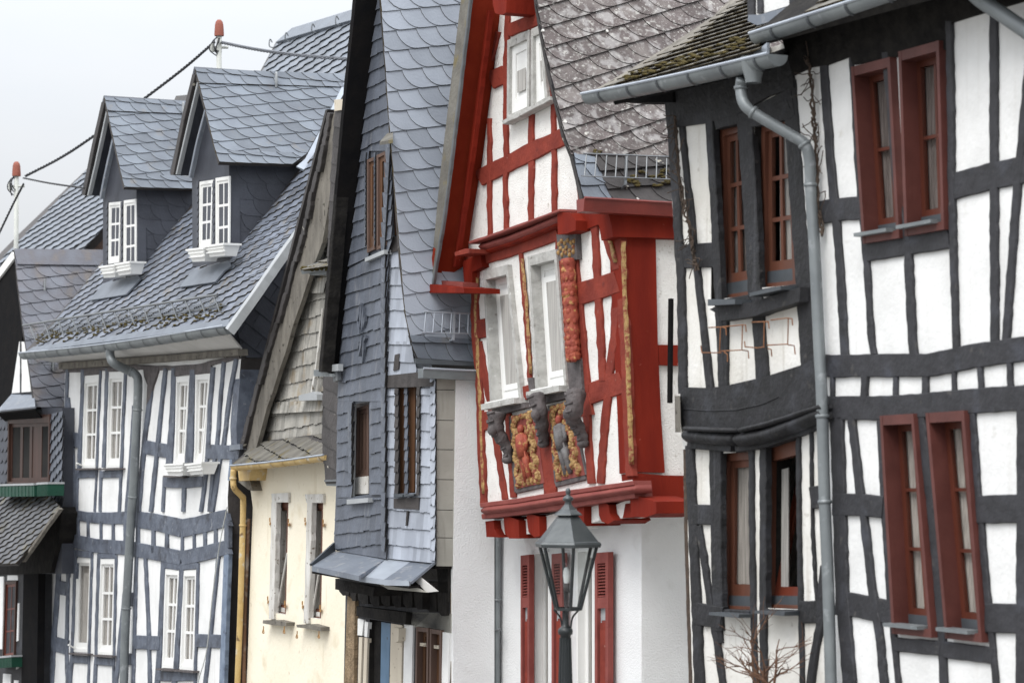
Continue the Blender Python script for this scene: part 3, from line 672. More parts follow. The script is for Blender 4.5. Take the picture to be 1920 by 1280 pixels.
# rusty flower box holders under the upper windows
def holder(px, label):
    b = MB()
    for l in px: b.tube([pE.hit(x, y, wz) for x, y, wz in l], .0045, 5)
    o = b.build('flower_box_holder', 'rustwire', None); tag(o, label, 'bracket', 'rusty flower box holders')
holder([[(1316, 661, .05), (1341, 661, .26), (1352, 661, .28)], [(1314, 648, .05), (1316, 661, .05)], [(1329, 614, .05), (1352, 613, .26), (1361, 615, .28), (1362, 628, .28)],
        [(1351, 613, .27), (1349, 662, .27)], [(1352, 613, .27), (1392, 609, .27), (1391, 656, .27), (1352, 658, .27)], [(1391, 609, .27), (1398, 609, .27), (1399, 622, .27)], [(1391, 656, .26), (1403, 658, .2), (1404, 672, .2)], [(1358, 660, .2), (1364, 664, .2), (1364, 678, .2)]],
       'rusty wire flower box holder under the window beside the dead creeper')
holder([[(1396, 640, .05), (1397, 650, .05), (1420, 652, .2), (1433, 650, .28)], [(1409, 604, .05), (1432, 603, .26), (1441, 603, .28), (1442, 616, .28)], [(1433, 603, .27), (1432, 652, .27)],
        [(1445, 600, .27), (1478, 596, .27), (1477, 645, .27), (1438, 647, .27)], [(1477, 597, .27), (1485, 597, .27), (1486, 610, .27)], [(1477, 646, .24), (1489, 648, .2), (1491, 664, .2)], [(1440, 653, .2), (1446, 655, .2), (1447, 668, .2)]],
       'rusty wire flower box holder under the window beside the downpipe')
# dead creeper and bare shrub
def twigs(name, label, stems, mat, depth, n, spread, rad, cat, up=1, seed=3):
    rr = random.Random(seed); b = MB()
    def grow(p, d, L, r, k):
        pts = [p]; q = p
        for i in range(4):
            d = (d + V((rr.uniform(-1, 1), rr.uniform(-1, 1), rr.uniform(-1, 1))) * .28).normalized(); q = q + d * L / 4; pts.append(q)
        b.tube(pts, [r * (1 - .14 * i) for i in range(5)], 5)
        if k:
            for _ in range(n):
                i = rr.randint(1, 4); e = (d + V((rr.uniform(-1, 1), rr.uniform(-1, 1), rr.uniform(-.5, .7))) * spread).normalized()
                grow(pts[i], e, L * rr.uniform(.45, .8), r * .55, k - 1)
    for p, d, L, r in stems: grow(V(p), V(d).normalized(), L, r, depth)
    o = b.build(name, mat, None); tag(o, label, cat); return o
r0 = pE.hit(1428, 1330, .35); r0.z = ground_z(r0.y)
bs = MB(); top = [pE.hit(1422, 1290, .3), pE.hit(1436, 1285, .3), pE.hit(1450, 1290, .34)]
st = []
for k, t in enumerate(top):
    for dx in (-1.1, -.4, .25, .9): st.append((t, ST * dx * .9 + Z * R.uniform(.45, 1.0) + pE.n * R.uniform(-.1, .4), R.uniform(.2, .36), .008))
sh = twigs('bare_shrub', 'bare reddish brown shrub with tangled twigs in front of the black timbered house', st, 'twig', 2, 3, .9, .01, 'shrub', seed=11)
tb = MB()
for t in top: tb.tube(smooth_pts([r0 + ST * R.uniform(-.1, .1), r0.lerp(t, .5) + ST * R.uniform(-.1, .1), t], 4), .016, 6)
tr = tb.build('stem', 'twig', sh)
def creeper(label, path, seed, n):
    rr = random.Random(seed); b = MB(); P = smooth_pts([pE.hit(x, y, .045) for x, y in path], 6)
    for j in range(3):
        b.tube([p + ST * rr.uniform(-.02, .02) + pE.n * rr.uniform(0, .02) + Z * rr.uniform(-.02, .02) for p in P], rr.uniform(.005, .011), 5)
    for k in range(n):
        p = rr.choice(P); d = (ST * rr.uniform(-1, 1) + Z * rr.uniform(-.8, .8) + pE.n * .15).normalized(); pts = [p]
        for i in range(4):
            d = (d + ST * rr.uniform(-.6, .6) + Z * rr.uniform(-.6, .6)).normalized(); pts.append(pts[-1] + d * rr.uniform(.015, .05))
        b.tube(pts, .0035, 4)
    o = b.build('dead_creeper', 'vine', None); tag(o, label, 'creeper', 'dead creepers on the black timbered houses')
creeper('dead leafless creeper climbing the left corner post of the crooked black timbered house', [(1309, 505), (1300, 465), (1293, 420), (1283, 380), (1277, 340), (1272, 290), (1268, 220)], 4, 46)
creeper('dead thin creeper beside the elbow of the long grey downpipe', [(1543, 440), (1537, 380), (1533, 320), (1530, 260), (1527, 210), (1524, 150), (1515, 110)], 9, 42)
# ================================================================== house D : red gabled house
pD = facade(10.95)
HD = thing('gabled_house', 'white gabled house with red timbers, carved panels, red corner post and lichen covered roof', 'house', base(pD, 1040), 'houses in the row')
cD = pD.hit(1183, 887, 0); sDs = Plane(cD, Q, pD.hit(1165, 446, 0) - cD)
G1 = [905, 508, 951, 496, 978, 750, 919, 762]; G2 = [989, 481, 1042, 467, 1063, 727, 1004, 739]
wall('plaster_wall', HD, 'rough', pD, [945, -60, 937, 30, 927, 128, 915, 215, 904, 304, 893, 365, 879, 452, 879, 500, 885, 560, 892, 690, 897, 800, 905, 945, 1030, 930, 1187, 903, 1182, 885, 1177, 760, 1173, 640, 1168, 540, 1164, 440, 1150, 396, 1100, 390, 1088, 330, 1066, 255, 1040, 140, 1026, 60, 1018, -60], [hole_for(pD, q, .045, .02) for q in (G1, G2)], .3)
slab('side_wall', HD, 'rough', sDs, [1165, 420, 1420, 420, 1420, 925, 1186, 925, 1181, 800, 1175, 640], -.004, .1)
RD = 'red'
beams(HD, RD, pD, [
 (7, 953,-60,953,0,949,40,946,125,946,200,947,320,944,335,946,380,947,434), (6, 915,222,916,300,915,380,916,444), (8, 994,-60,995,0,996,55,995,200,995,235), (9, 995,215,994,270,995,320,993,390,994,420),
 (9, 1031,138,1035,180,1037,260,1038,404), (10, 1066,258,1079,310,1086,350,1088,394),
 ((24,24), 951,58,975,48,1014,33), (34, 918,151,946,139), (31, 896,335,915,324,950,307,970,297,1017,273,1064,252), (7,912,130,925,90,932,60),
 (35, 890,618,911,614), (10, 896,640,911,720,924,800,935,870,945,936), (34, 900,791,926,785), (10, 950,770,956,860,961,932),
 (7, 973,466,980,540,988,640,992,715), (26, 974,739,1006,729), (26, 868,497,905,484,975,461,1044,437),
 (12, 1112,413,1115,480,1119,560,1124,640,1128,714), (14, 1128,413,1142,465,1154,505), (40, 1081,552,1156,528), (40, 1093,742,1166,716), (13, 1153,560,1149,640,1141,700,1132,800,1124,906),
 (13, 1158,440,1162,560,1168,640,1171,720,1174,800,1179,892), (13, 1090,620,1096,740,1100,820,1107,906), (12, 890,510,888,580,889,640,896,700,899,800,905,946),
 (22, 1022,770,1024,840,1030,930), (40, 1060,440,1062,490,1070,560,1078,660,1084,740,1091,780), (8, 1000,735,1006,800,1014,840),
], jit=1.2)
slab('timber', HD, 'reddark', pD, [1080, 396, 1100, 389, 1143, 393, 1152, 400, 1152, 418, 1128, 418, 1083, 437], .035, .05)
slab('timber', HD, 'reddark', pD, [868, 490, 900, 476, 904, 500, 886, 510, 886, 546, 871, 550], .07, .1, jit=.4)
# jetty cornice above the windows
beam(HD, 'redmould', pD, 5, [879,455,925,440,990,416,1049,394], .16, .2, 'cornice_board')
beam(HD, 'redmould', pD, 16, [897,463,950,447,1000,427,1046,407], .12, .16, 'cornice_moulding', rnd=.05)
beam(HD, 'reddark', pD, 8, [896,474,950,457,1000,438,1046,418], .09, .12, 'cornice_moulding', rnd=.03)
slab('beam_head', HD, 'reddark', pD, [1045, 396, 1068, 400, 1080, 413, 1079, 432, 1062, 438, 1046, 440], .14, .2, jit=.4)
# sill cornice with cyma profile, joist ends below
for px, wd, ww, rn in (([900,947,965,939,1032,928,1188,905], 9, .10, 0), ([901,957,965,950,1033,939,1189,916], 15, .13, .045), ([903,968,965,961,1036,952,1190,928], 10, .08, 0)):
    beam(HD, 'redmould', pD, wd, px, ww, .16, 'sill_cornice', rnd=rn, jit=.3)
pDg = facade(11.3)
def joist(px, w=.05):
    b = MB(); P = pts2(px); U = [pD.uv(x, y, w) for x, y in P]
    b.prism([pD.P(*u, w) for u in U], [pD.P(*u, w - .34) for u in U]); b.build('joist_end', 'reddark', HD)
for px in ([910,977,925,975,927,990,933,1002,937,1007,912,1006], [944,969,955,968,972,975,974,1009,955,1009,947,1000], [987,966,997,964,1011,968,1012,1004,1002,1007,991,997],
           [1082,951,1095,948,1095,985,1088,986,1082,975], [1122,942,1131,940,1141,946,1143,962,1151,975,1140,982,1128,977,1123,965], [1181,932,1197,930,1230,940,1231,962,1208,970,1184,967]): joist(px)
for px in ([926,978,944,974,947,1004,934,1002], [973,976,989,972,992,1000,974,1004], [1012,970,1080,952,1082,990,1013,1003], [1096,952,1122,946,1124,975,1096,985], [1143,950,1181,935,1184,968,1150,974]):
    slab('plaster_infill', HD, 'rough', pD, px, -.02, .2, jit=.5)
# side wall: solid red corner post, rails, rough plaster
slab('corner_post', HD, 'reddark', sDs, [1165, 446, 1229, 446, 1233, 640, 1240, 780, 1247, 886, 1184, 884, 1180, 780, 1174, 640, 1168, 540], .035, .2, jit=.5)
slab('timber', HD, 'reddark', sDs, [1234, 646, 1420, 650, 1420, 690, 1236, 684], .03, .1)
slab('timber', HD, 'reddark', sDs, [1188, 886, 1245, 890, 1420, 894, 1420, 936, 1240, 931, 1190, 927], .045, .2, jit=.6)
slab('timber', HD, 'reddark', sDs, [1140, 396, 1420, 408, 1420, 450, 1150, 444, 1146, 420], .09, .2)
slab('timber', HD, 'reddark', sDs, [1196, 934, 1228, 940, 1226, 962, 1212, 968, 1190, 968], .05, .2, jit=.5)
beam(HD, 'gold', pD, 5, [1165,452,1167,560,1172,640,1175,740,1178,800,1180,870], .034, .03, 'gilded_moulding', rnd=.012, jit=1.2)
beam(HD, 'gold', pD, 5, [1131,418,1143,460,1151,492], .04, .02, 'gilded_moulding', rnd=.008, jit=1)
beam(HD, 'gold', pD, 4.5, [892,520,889,580,892,660,897,740,900,830,904,925], .03, .02, 'gilded_moulding', rnd=.012, jit=1.6)
beam(HD, 'gold', pD, 3.5, [976,485,983,560,989,640,992,700], .03, .02, 'gilded_moulding', rnd=.01, jit=1.2)
# windows with deep grey casings
G1 = [905, 508, 951, 496, 978, 750, 919, 762]; G2 = [989, 481, 1042, 467, 1063, 727, 1004, 739]
for q in (G1, G2):
    win = window(HD, pD, q, w=.045, depth=.10, cas=.045, top=.085, bot=.03, cols=1, rows=1, cm='grey', sm='winwhite', st=.05, flat=True, pane='winwhite', rail=.05, casback=.04)
    B = Bil(pD, wquad(pD, q, .045)); d = MB()
    B.box(d, .10, B.W - .10, .13, B.H - .19, -.06, -.046); d.build('inner_sash', 'winwhite', win)
    d = MB(); B.box(d, .145, B.W - .135, .18, B.H - .24, -.05, -.0455); d.build('pane', 'curtain', win)
    d = MB(); B.box(d, -.01, B.W + .02, -.03, .02, -.02, .13); d.build('sill', 'grey', win)
    d = MB(); B.box(d, .06, B.W - .12, .02, .032, .0, .12); d.build('sill_flashing', 'winwhite', win)
slab('timber', HD, 'greydark', pD, [922, 768, 983, 754, 985, 764, 925, 780], .06, .08); slab('timber', HD, 'greydark', pD, [998, 748, 1068, 732, 1070, 744, 1003, 760], .06, .08)
# upper gable windows
for q in ([951, 76, 992, 56, 992, 205, 950, 224], [996, 55, 1013, 47, 1027, 187, 995, 205]):
    win = window(HD, pD, q, w=.05, depth=.03, cas=.04, top=.07, bot=.03, cols=1, rows=1, cm='grey', sm='winwhite', st=.07, flat=True, pane='winwhite', rail=.05, casback=.02)
    B = Bil(pD, wquad(pD, q, .05)); d = MB(); B.box(d, .15, B.W - .12, .2, B.H - .3, .02, .0245); d.build('pane', 'curtain', win)
beam(HD, 'grey', pD, 8, [942,230,960,221,995,203,1030,184], .10, .09, 'sill', jit=.8)
# twisted column, capital and consoles
cb = MB(); col = smooth_pts([pD.hit(x, y, .075) for x, y in ((1065, 486), (1070, 560), (1074, 640), (1077, 676))], 10); n = len(col)
cb.tube(col, [.062 + .007 * math.sin(i * 1.9) for i in range(n)], 14)
for i, p in enumerate(col):
    if i % 2: 
        for t in range(5):
            a = t * 1.1 + i * .55; cb.blob(p + ST * math.cos(a) * .052 + pD.n * abs(math.sin(a)) * .052, .022, .018, .03, 7)
cb.build('carved_column', 'redworn', HD, smooth=True)
cap = slab('capital', HD, 'greydark', pD, [1043, 440, 1079, 436, 1082, 486, 1047, 489], .05, .08, jit=.4)
gb = MB()
for x, y in ((1049,458),(1054,452),(1060,456),(1066,451),(1072,455),(1077,452),(1052,466),(1063,464),(1076,463),(1048,474),(1055,478),(1062,474),(1069,478),(1076,472),(1058,470),(1069,470)):
    gb.blob(pD.hit(x, y, .05), .024, .016, .022, 7)
gb.build('gilded_ornament', 'gold', cap)
slab('console', HD, 'greydark', pD, [1062, 672, 1087, 671, 1092, 738, 1068, 742], .05, .08, jit=.5)
def console(pts, wds, label=None):
    b = MB(); P = smooth_pts([pD.hit(x, y, ww) for x, y, ww in pts], 5)
    n = len(P); b.tube(P, [wds[0] + (wds[1] - wds[0]) * i / (n - 1) + .005 * math.sin(i * 1.3) for i in range(n)], 8)
    for i in range(0, n, 3):
        r_ = wds[0] + (wds[1] - wds[0]) * i / (n - 1); b.tube([P[i] - ST * r_ * .8 + pD.n * r_ * .75, P[i] + pD.n * r_ * 1.12 - Z * .02, P[i] + ST * r_ * .8 + pD.n * r_ * .75], .010, 5)
    b.blob(P[-1] + pD.n * .02, .05, .04, .035, 8); b.blob(P[n // 3] + pD.n * .06 + ST * .03, .045, .03, .05, 8)
    b.build('console', 'greydark', HD, smooth=True)
console([(1080, 736, .15), (1077, 765, .19), (1074, 782, .17), (1084, 800, .11), (1092, 818, .07), (1097, 832, .05)], (.085, .035))
console([(932, 772, .16), (930, 798, .17), (938, 818, .13), (950, 838, .07), (955, 862, .05)], (.08, .035))
console([(1006, 742, .17), (1012, 768, .17), (1016, 790, .14), (1018, 812, .09), (1022, 832, .05)], (.075, .04))
beam(HD, 'greydark', pD, 9, [993,708,997,740,1001,765], .06, .06, 'console')
# carved relief panels
def relief(q, fig, seed):
    rr = random.Random(seed); B = Bil(pD, wquad(pD, q, .03))
    b = MB(); B.box(b, 0, B.W, 0, B.H, -.01, .03); pn = b.build('carved_panel', 'redmould', HD)
    g = MB()
    for side in (.13, .87):
        for k in range(22):
            y = B.H * (.04 + .92 * k / 21); x = B.W * (.5 + (side - .5) * .92) + .02 * math.sin(k * 1.3) + rr.uniform(-.008, .008)
            g.blob(B.P(x, y, .034), .042, .02, .03, 6)
            if rr.random() < .6: g.blob(B.P(x + rr.uniform(-.035, .035), y + .015, .05), .014, .014, .016, 5)
    for k in range(7):
        a = math.pi * k / 6; g.blob(B.P(B.W * (.5 + .33 * math.cos(a)), B.H * (.86 + .1 * math.sin(a)), .045), .026, .022, .026, 6)
    for k in range(26): g.blob(B.P(B.W * rr.uniform(.3, .7), B.H * rr.uniform(.04, .9), .03), .03, .014, .035, 6)
    g.build('gilded_scrollwork', 'gold', pn, kind='stuff')
    f = MB(); H = B.H; X = B.W * .5                      # a standing carved figure in relief
    f.tube([B.P(X - .035, H * .06, .04), B.P(X - .03, H * .28, .055), B.P(X - .02, H * .46, .06)], [.022, .032, .04], 8)
    f.tube([B.P(X + .04, H * .06, .04), B.P(X + .03, H * .28, .055), B.P(X + .02, H * .46, .06)], [.022, .032, .04], 8)
    f.tube([B.P(X, H * .40, .055), B.P(X, H * .55, .07), B.P(X, H * .68, .06), B.P(X, H * .73, .05)], [.06, .055, .06, .02], 10)
    f.tube([B.P(X - .06, H * .68, .06), B.P(X - .09, H * .56, .07), B.P(X - .03, H * .5, .09)], [.022, .02, .016], 7)
    f.tube([B.P(X + .06, H * .68, .06), B.P(X + .09, H * .58, .07), B.P(X + .08, H * .48, .07)], [.022, .02, .016], 7)
    f.build('carved_figure', fig, pn, smooth=True)
    h = MB(); h.blob(B.P(X, H * .775, .065), .034, .034, .045, 9); h.build('carved_head', 'redworn', pn, smooth=True)
    return pn
relief([959, 781, 1002, 768, 1020, 905, 968, 916], 'redworn', 1); relief([1033, 762, 1068, 750, 1096, 890, 1042, 903], 'greycarve', 2)
beams(HD, 'greydark', pD, [(8, 957,780,961,850,967,922), (10, 966,920,1020,908), (9, 1030,760,1035,830,1041,906), (10, 1041,908,1097,894), (4, 1068,752,1082,820,1096,890)], name='panel_frame')
# left verge : red soffit, slate edge
pin = [(945, -60), (937, 30), (904, 304), (879, 458)]
s0, s1 = pD.hit(879, 458, 0), pD.hit(937, 30, 0)
pS = Plane(s0, Q, s1 - s0)
sof = slab('soffit', HD, 'redsoffit', pS, [945, -60, 937, 30, 904, 304, 880, 458, 868, 500, 808, 538, 816, 470, 832, 405, 844, 320, 863, 160, 882, 0, 889, -60], 0, .05)
wv = max(pD.wof(pS.hit(x, y, 0)) for x, y in ((889, -60), (882, 0), (863, 160), (844, 320), (832, 405), (811, 537))) + .012
beam(HD, 'reddark', pD, 4, [915,20,900,140,882,280,862,420,850,500], wv * .45, .05, 'soffit_lath')
slab('verge_board', HD, 'slate_moss', pD, [864, -60, 889, -60, 882, 0, 863, 160, 844, 320, 832, 405, 811, 537, 800, 533, 812, 470, 822, 360, 826, 320, 845, 160, 864, 0], wv, .025)
beam(HD, 'steel', pD, 2.5, [887,-60,880,0,861,160,842,320,831,405,809,537], wv + .012, .03, 'verge_trim')
slab('eaves_board', HD, 'reddark', pD, [790, 535, 800, 532, 870, 540, 870, 549, 792, 549], .36, .35)
slab('eaves_board', HD, 'redmould', pD, [806, 524, 868, 530, 868, 540, 800, 536], .24, .15)
slab('purlin_end', HD, 'reddark', pD, [922, -20, 951, -20, 949, 24, 940, 29, 928, 25, 924, 8], .3, .4)
slab('purlin_end', HD, 'red', pD, [852, 473, 872, 466, 880, 466, 880, 474, 853, 480], .25, .3)
b = MB(); Pp = [pS.hit(x, y, -.06) for x, y in ((889, -60), (812, 537))]
F4 = [Pp[0], Pp[1], Pp[1] + Q * 6, Pp[0] + Q * 6]; b.prism(F4, [p - pS.n * .05 for p in F4])
b.build('rear_roof_slope', 'slate_dk', HD)
# right roof slope, lichen slates
e0 = pD.hit(1094, 378, .1)
rD = Plane(e0, Q, pD.hit(1001, -60, .1) - e0)
RP = [1480, 391, 1480, -60, 1001, -60, 1008, 8, 1018, 66, 1032, 140, 1047, 200, 1058, 250, 1074, 289, 1084, 330, 1093, 376]
U = [rD.uv(x, y, 0) for x, y in pts2(RP)]
b = MB(); b.prism([rD.P(*u, 0) for u in U], [rD.P(*u, -.06) for u in U]); roofD = b.build('roof', 'slate_dk', HD)
slates(roofD, HD, rD, [1480, 300, 1480, -60, 1001, -60, 1008, 8, 1018, 66, 1032, 140, 1047, 200, 1058, 250, 1072, 288, 1250, 296], .215, .185, 21, 'round', 'slate_lichen', 'edge_dk', lift=.03, th=.013, maxn=260)
slates(roofD, HD, rD, [1150, 381, 1115, 294, 1072, 286, 1084, 330, 1093, 376], .26, .21, 6, 'round', 'slate_d', 'edge_dk', maxn=30)
slates(roofD, HD, rD, [1480, 389, 1480, 298, 1112, 290, 1150, 380], .215, .17, 8, 'round', 'slate_dk', 'edge_dk', lift=.034, maxn=60)
mb = MB()
for x, y in ((1120, 283), (1184, 338), (1192, 340), (1206, 322), (1228, 332), (1240, 328), (1250, 340), (1200, 345), (1232, 345), (1246, 318), (1190, 330)):
    for k in range(5):
        u, v = rD.uv(x + R.uniform(-7, 7), y + R.uniform(-3, 3), .05); mb.blob(rD.P(u, v, .04), R.uniform(.012, .03), .015, R.uniform(.006, .014), 6)
mb.build('moss', 'moss', roofD, kind='stuff')
lb = MB()
for x, y in ((1020, 55), (1140, 56), (1080, 149), (1061, 226), (1100, 249), (1198, 370), (1207, 372), (1216, 372)):
    u, v = rD.uv(x, y, .05); lb.lathe(rD.P(u, v, .035), [(0, .0), (0.012, .0)], 3)
    c = rD.P(u, v, .036); s = R.uniform(.011, .017); ring = [c + rD.u * s * math.cos(t) * R.uniform(.8, 1.2) + rD.v * s * math.sin(t) for t in [k * .7 for k in range(9)]]
    lb.prism(ring, [p - rD.n * .02 for p in ring])
lb.build('lichen_patch', 'peel', roofD, kind='stuff')
# red gutter along the side eave
ga, gb_ = sDs.hit(1096, 372, .22), sDs.hit(1300, 384, .22)
def boxgutter(p0, p1):
    b = MB(); o = pD.n * 0; sv = -ST * -1
    f = ST
    b.prism([p0, p0 - Z * .1 - f * .02, p0 - Z * .105 - f * .13, p0 - f * .14], [p1, p1 - Z * .1 - f * .02, p1 - Z * .105 - f * .13, p1 - f * .14])
    t = MB(); t.tube([p0 + Z * .005, p1 + Z * .005], .012, 6)
    o = b.build('gutter', 'redgutter', HD); t.build('bead', 'redgutter', o)
boxgutter(ga, gb_)
poly3('soffit', HD, 'reddark', [sDs.hit(1096, 392, .1), sDs.hit(1420, 400, .1), sDs.hit(1420, 415, .0), sDs.hit(1150, 400, .0)], .02)
# snow guard
def snow_guard(par, pl, top, bot, n, wout, stm, mat='steel', rt=.008, rp=.0055):
    T = [pl.hit(*top[0], wout), pl.hit(*top[1], wout)]; Bm = [pl.hit(*bot[0], wout * .9), pl.hit(*bot[1], wout * .9)]
    b = MB(); b.tube(T, rt, 6); b.tube(Bm, rp, 6)
    for k in range(n):
        f = (k + .3) / n; b.tube([T[0].lerp(T[1], f), Bm[0].lerp(Bm[1], f)], rp, 5)
    g = b.build('snow_guard', mat, par)
    for f in stm:
        p, q = T[0].lerp(T[1], f), Bm[0].lerp(Bm[1], f)
        s = MB(); s.box([p + pl.u * a + pl.n * c + d for d in (q - p - Z * .05, V((0, 0, 0.01))) for a, c in ((-.012, 0), (.012, 0), (.012, -.012), (-.012, -.012))])
        q2 = q - Z * .05; s.box([q2 + pl.u * a + d for d in (pl.n * 0, pl.n * -.2 + Z * .04) for a in (0,) for d2 in (0,)] * 0 or [q2 + pl.u * -.012, q2 + pl.u * .012, q2 + pl.u * .012 - Z * .012, q2 - pl.u * .012 - Z * .012,
               q2 + pl.u * -.012 - pl.n * wout, q2 + pl.u * .012 - pl.n * wout, q2 + pl.u * .012 - Z * .012 - pl.n * wout, q2 - pl.u * .012 - Z * .012 - pl.n * wout])
        s.build('guard_bracket', mat, g)
    return g
snow_guard(HD, rD, [(1094, 288), (1300, 296)], [(1090, 330), (1300, 338)], 11, .13, (.39,))
# ground floor
gc = pDg.hit(1203, 1100, 0); pDgs = sideplane(gc)
SW1 = [999, 1030, 1031, 1028, 1032, 1400, 999, 1400]; SW2 = [1079, 1026, 1114, 1024, 1114, 1400, 1080, 1400]
wall('ground_wall', HD, 'stucco', pDg, [926, 930, 1030, 905, 1203, 880, 1203, 1500, 926, 1500], [hole_for(pDg, q, .0, .02) for q in (SW1, SW2)], .3)
slab('ground_side_wall', HD, 'stucco', pDgs, [1206, 880, 1420, 890, 1420, 1500, 1206, 1500], 0, .1)
slab('plaster_ledge', HD, 'rough', sDs, [1232, 934, 1420, 938, 1420, 962, 1240, 960], .03, .3, jit=.8)
for q in (SW1, SW2):
    window(HD, pDg, q, w=.0, depth=.07, cas=.04, cols=1, rows=1, cm='winwhite', sm='winwhite', st=.05, curtain='curtain', cov=(0, .9))
def shutter(x0, x1, xe, ytop, lou):
    q = [x0, ytop, x1, ytop - 2, x1, 1400, x0, 1400]; B = Bil(pDg, wquad(pDg, q, .09)); b = MB(); W, H = B.W, B.H
    th = .05; s = W * .2
    B.box(b, 0, s, 0, H, .09 - th, .09); B.box(b, W - s, W, 0, H, .09 - th, .09); B.box(b, s, W - s, H - .09, H, .09 - th, .089)
    v1 = H * .0 + (H - .09); v0 = Bil(pDg, wquad(pDg, q, .09))
    yl = H * (1 - (lou[0] - ytop) / (1400 - ytop)); yb = H * (1 - (lou[1] - ytop) / (1400 - ytop)); ym = yb - .09
    B.box(b, s, W - s, yl, H - .09, .09 - th, .088); B.box(b, s, W - s, ym, yb, .09 - th, .089); B.box(b, s, W - s, 0, .1, .09 - th, .089)
    B.box(b, s, W - s, .1, ym, .09 - th, .055)
    B.box(b, s, W - s, ym, yb + .5, .04, .045) if 0 else None
    B.box(b, s, W - s, yb, yl, .04, .046)
    o = b.build('shutter', 'redmould', HD)
    n = 12
    for k in range(n):
        y = yb + (yl - yb) * (k + .15) / n; l = MB(); h = (yl - yb) / n * .6
        l.box([B.P(s, y, .085), B.P(W - s, y, .085), B.P(W - s, y + .006, .085), B.P(s, y + .006, .085), B.P(s, y + h, .055), B.P(W - s, y + h, .055), B.P(W - s, y + h + .006, .055), B.P(s, y + h + .006, .055)]); l.build('slat', 'redmould', o)
    p = MB(); B.box(p, s + .02, W - s - .012, .1, ym - .12, .055, .075); p.build('shutter_panel', 'red', o)
    p = MB(); B.box(p, s, W - s, ym - .1, ym, .055, .058); B.box(p, s, s + .016, .1, ym - .1, .055, .058); p.build('shutter_groove', 'trim', o)
shutter(976, 992, 996, 1041, (1055, 1120)); shutter(1034, 1054, 1068, 1038, (1052, 1118)); shutter(1115, 1140, 1149, 1036, (1050, 1120))
pipe(HD, [pDg.hit(933, 990, .06), pDg.hit(932, 1100, .06), pDg.hit(931, 1200, .06), pDg.hit(930, 1400, .06)], .031, collars=(.42,))
sb = MB(); sb.tube([pDg.hit(918, 1181, .06), pDg.hit(938, 1180, .10)], .012, 6); sb.build('pipe_clip', 'steel', HD)
# short black board and grey pipe stub hanging between the houses
b = MB(); b.tube([sDs.hit(1258, 560, .35), sDs.hit(1256, 755, .35)], .022, 4); b.build('hanging_board', 'tar', HE)
b = MB(); b.box([pE.hit(x, y, ww) for ww in (.0, .1) for x, y in ((1266, 810), (1277, 810), (1275, 742), (1265, 742))]); b.build('bracket_board', 'oldwood', HE)
# ================================================================== house C : slate clad gable
pC = facade(10.25)
HC = thing('slate_clad_house', 'narrow house clad in dark slate with black bargeboard and zinc ledge above its ground floor', 'house', base(pC, 700), 'houses in the row')
C2 = [661, 757, 692, 752, 692, 926, 658, 931]
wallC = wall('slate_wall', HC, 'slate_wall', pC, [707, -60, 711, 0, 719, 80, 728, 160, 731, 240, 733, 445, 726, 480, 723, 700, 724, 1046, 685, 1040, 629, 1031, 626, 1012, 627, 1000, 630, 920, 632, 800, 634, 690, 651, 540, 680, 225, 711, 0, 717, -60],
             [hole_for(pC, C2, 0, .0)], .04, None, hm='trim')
kx = pC.hit(723, 700, 0)
pL = Plane(kx, V((.80, -.60, 0)), Z)               # light facet, turned towards us beyond the kink
C3 = [744, 726, 781, 724, 779, 924, 745, 925]
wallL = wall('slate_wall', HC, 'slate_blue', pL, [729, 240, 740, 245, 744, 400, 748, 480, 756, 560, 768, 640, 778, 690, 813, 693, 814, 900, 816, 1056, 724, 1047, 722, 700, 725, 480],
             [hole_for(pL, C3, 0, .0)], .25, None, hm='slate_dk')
# courses of slates, laid round the window openings
F1 = [[712, -30, 729, 160, 732, 283, 676, 283, 690, 130, 706, 0], [691, 283, 676, 283, 652, 500, 690, 482], [733, 283, 721, 283, 720, 475, 727, 475, 733, 445], [727, 472, 688, 484, 651, 505, 635, 690, 632, 752, 722, 752],
      [661, 752, 632, 752, 630, 932, 659, 932], [722, 752, 693, 752, 693, 927, 723, 927], [723, 927, 659, 932, 630, 932, 626, 1012, 629, 1032, 685, 1041, 724, 1047]]
for i, q in enumerate(F1): slates(wallC, HC, pC, q, .125, .135, 4, 'rect', 'slate_wall', 'edge_dk', w0=.004, lift=.02, hj=.09, maxn=[60, 14, 14, 130, 20, 20, 42][i])
for k in range(28):                                    # curled edge slates along the kink
    y = 268 + k * 28
    if y > 1040: break
    x = 733 - (y - 268) * .055 if y < 480 else 723
    u, v = pC.uv(x, y, .03); P = [(u - .11, v + .10), (u - .09, v + .01), (u - .05, v - .035), (u + .01, v - .05), (u + .01, v + .10)]
    b = MB(); top = [pC.P(*p, .035 + .012 * (p[1] < v)) for p in P]; b.prism(top[::-1], [p - pC.n * .012 for p in top[::-1]], 0, 1)
    b.build('edge_slate', ['slate_wall', 'edge_dk'], wallC)
for k in range(16):                                    # edge slates beside the openings
    y = 300 + k * 12
    for x0 in (687, 704.5):
        if k < 14:
            u, v = pC.uv(x0, y, .03); P = [(u - .045, v + .07), (u - .035, v), (u, v - .03), (u + .004, v + .07)]
            b = MB(); top = [pC.P(*p, .034 + .01 * (p[1] < v)) for p in P][::-1]; b.prism(top, [p - pC.n * .01 for p in top], 0, 1); b.build('edge_slate', ['slate_wall', 'edge_dk'], wallC)
for k in range(9):
    y = 770 + k * 15.5; u, v = pC.uv(660, y, .03); P = [(u - .10, v + .08), (u - .08, v), (u - .03, v - .035), (u + .008, v - .045), (u + .008, v + .08)]
    b = MB(); top = [pC.P(*p, .034 + .01 * (p[1] < v)) for p in P][::-1]; b.prism(top, [p - pC.n * .01 for p in top], 0, 1); b.build('edge_slate', ['slate_wall', 'edge_dk'], wallC)
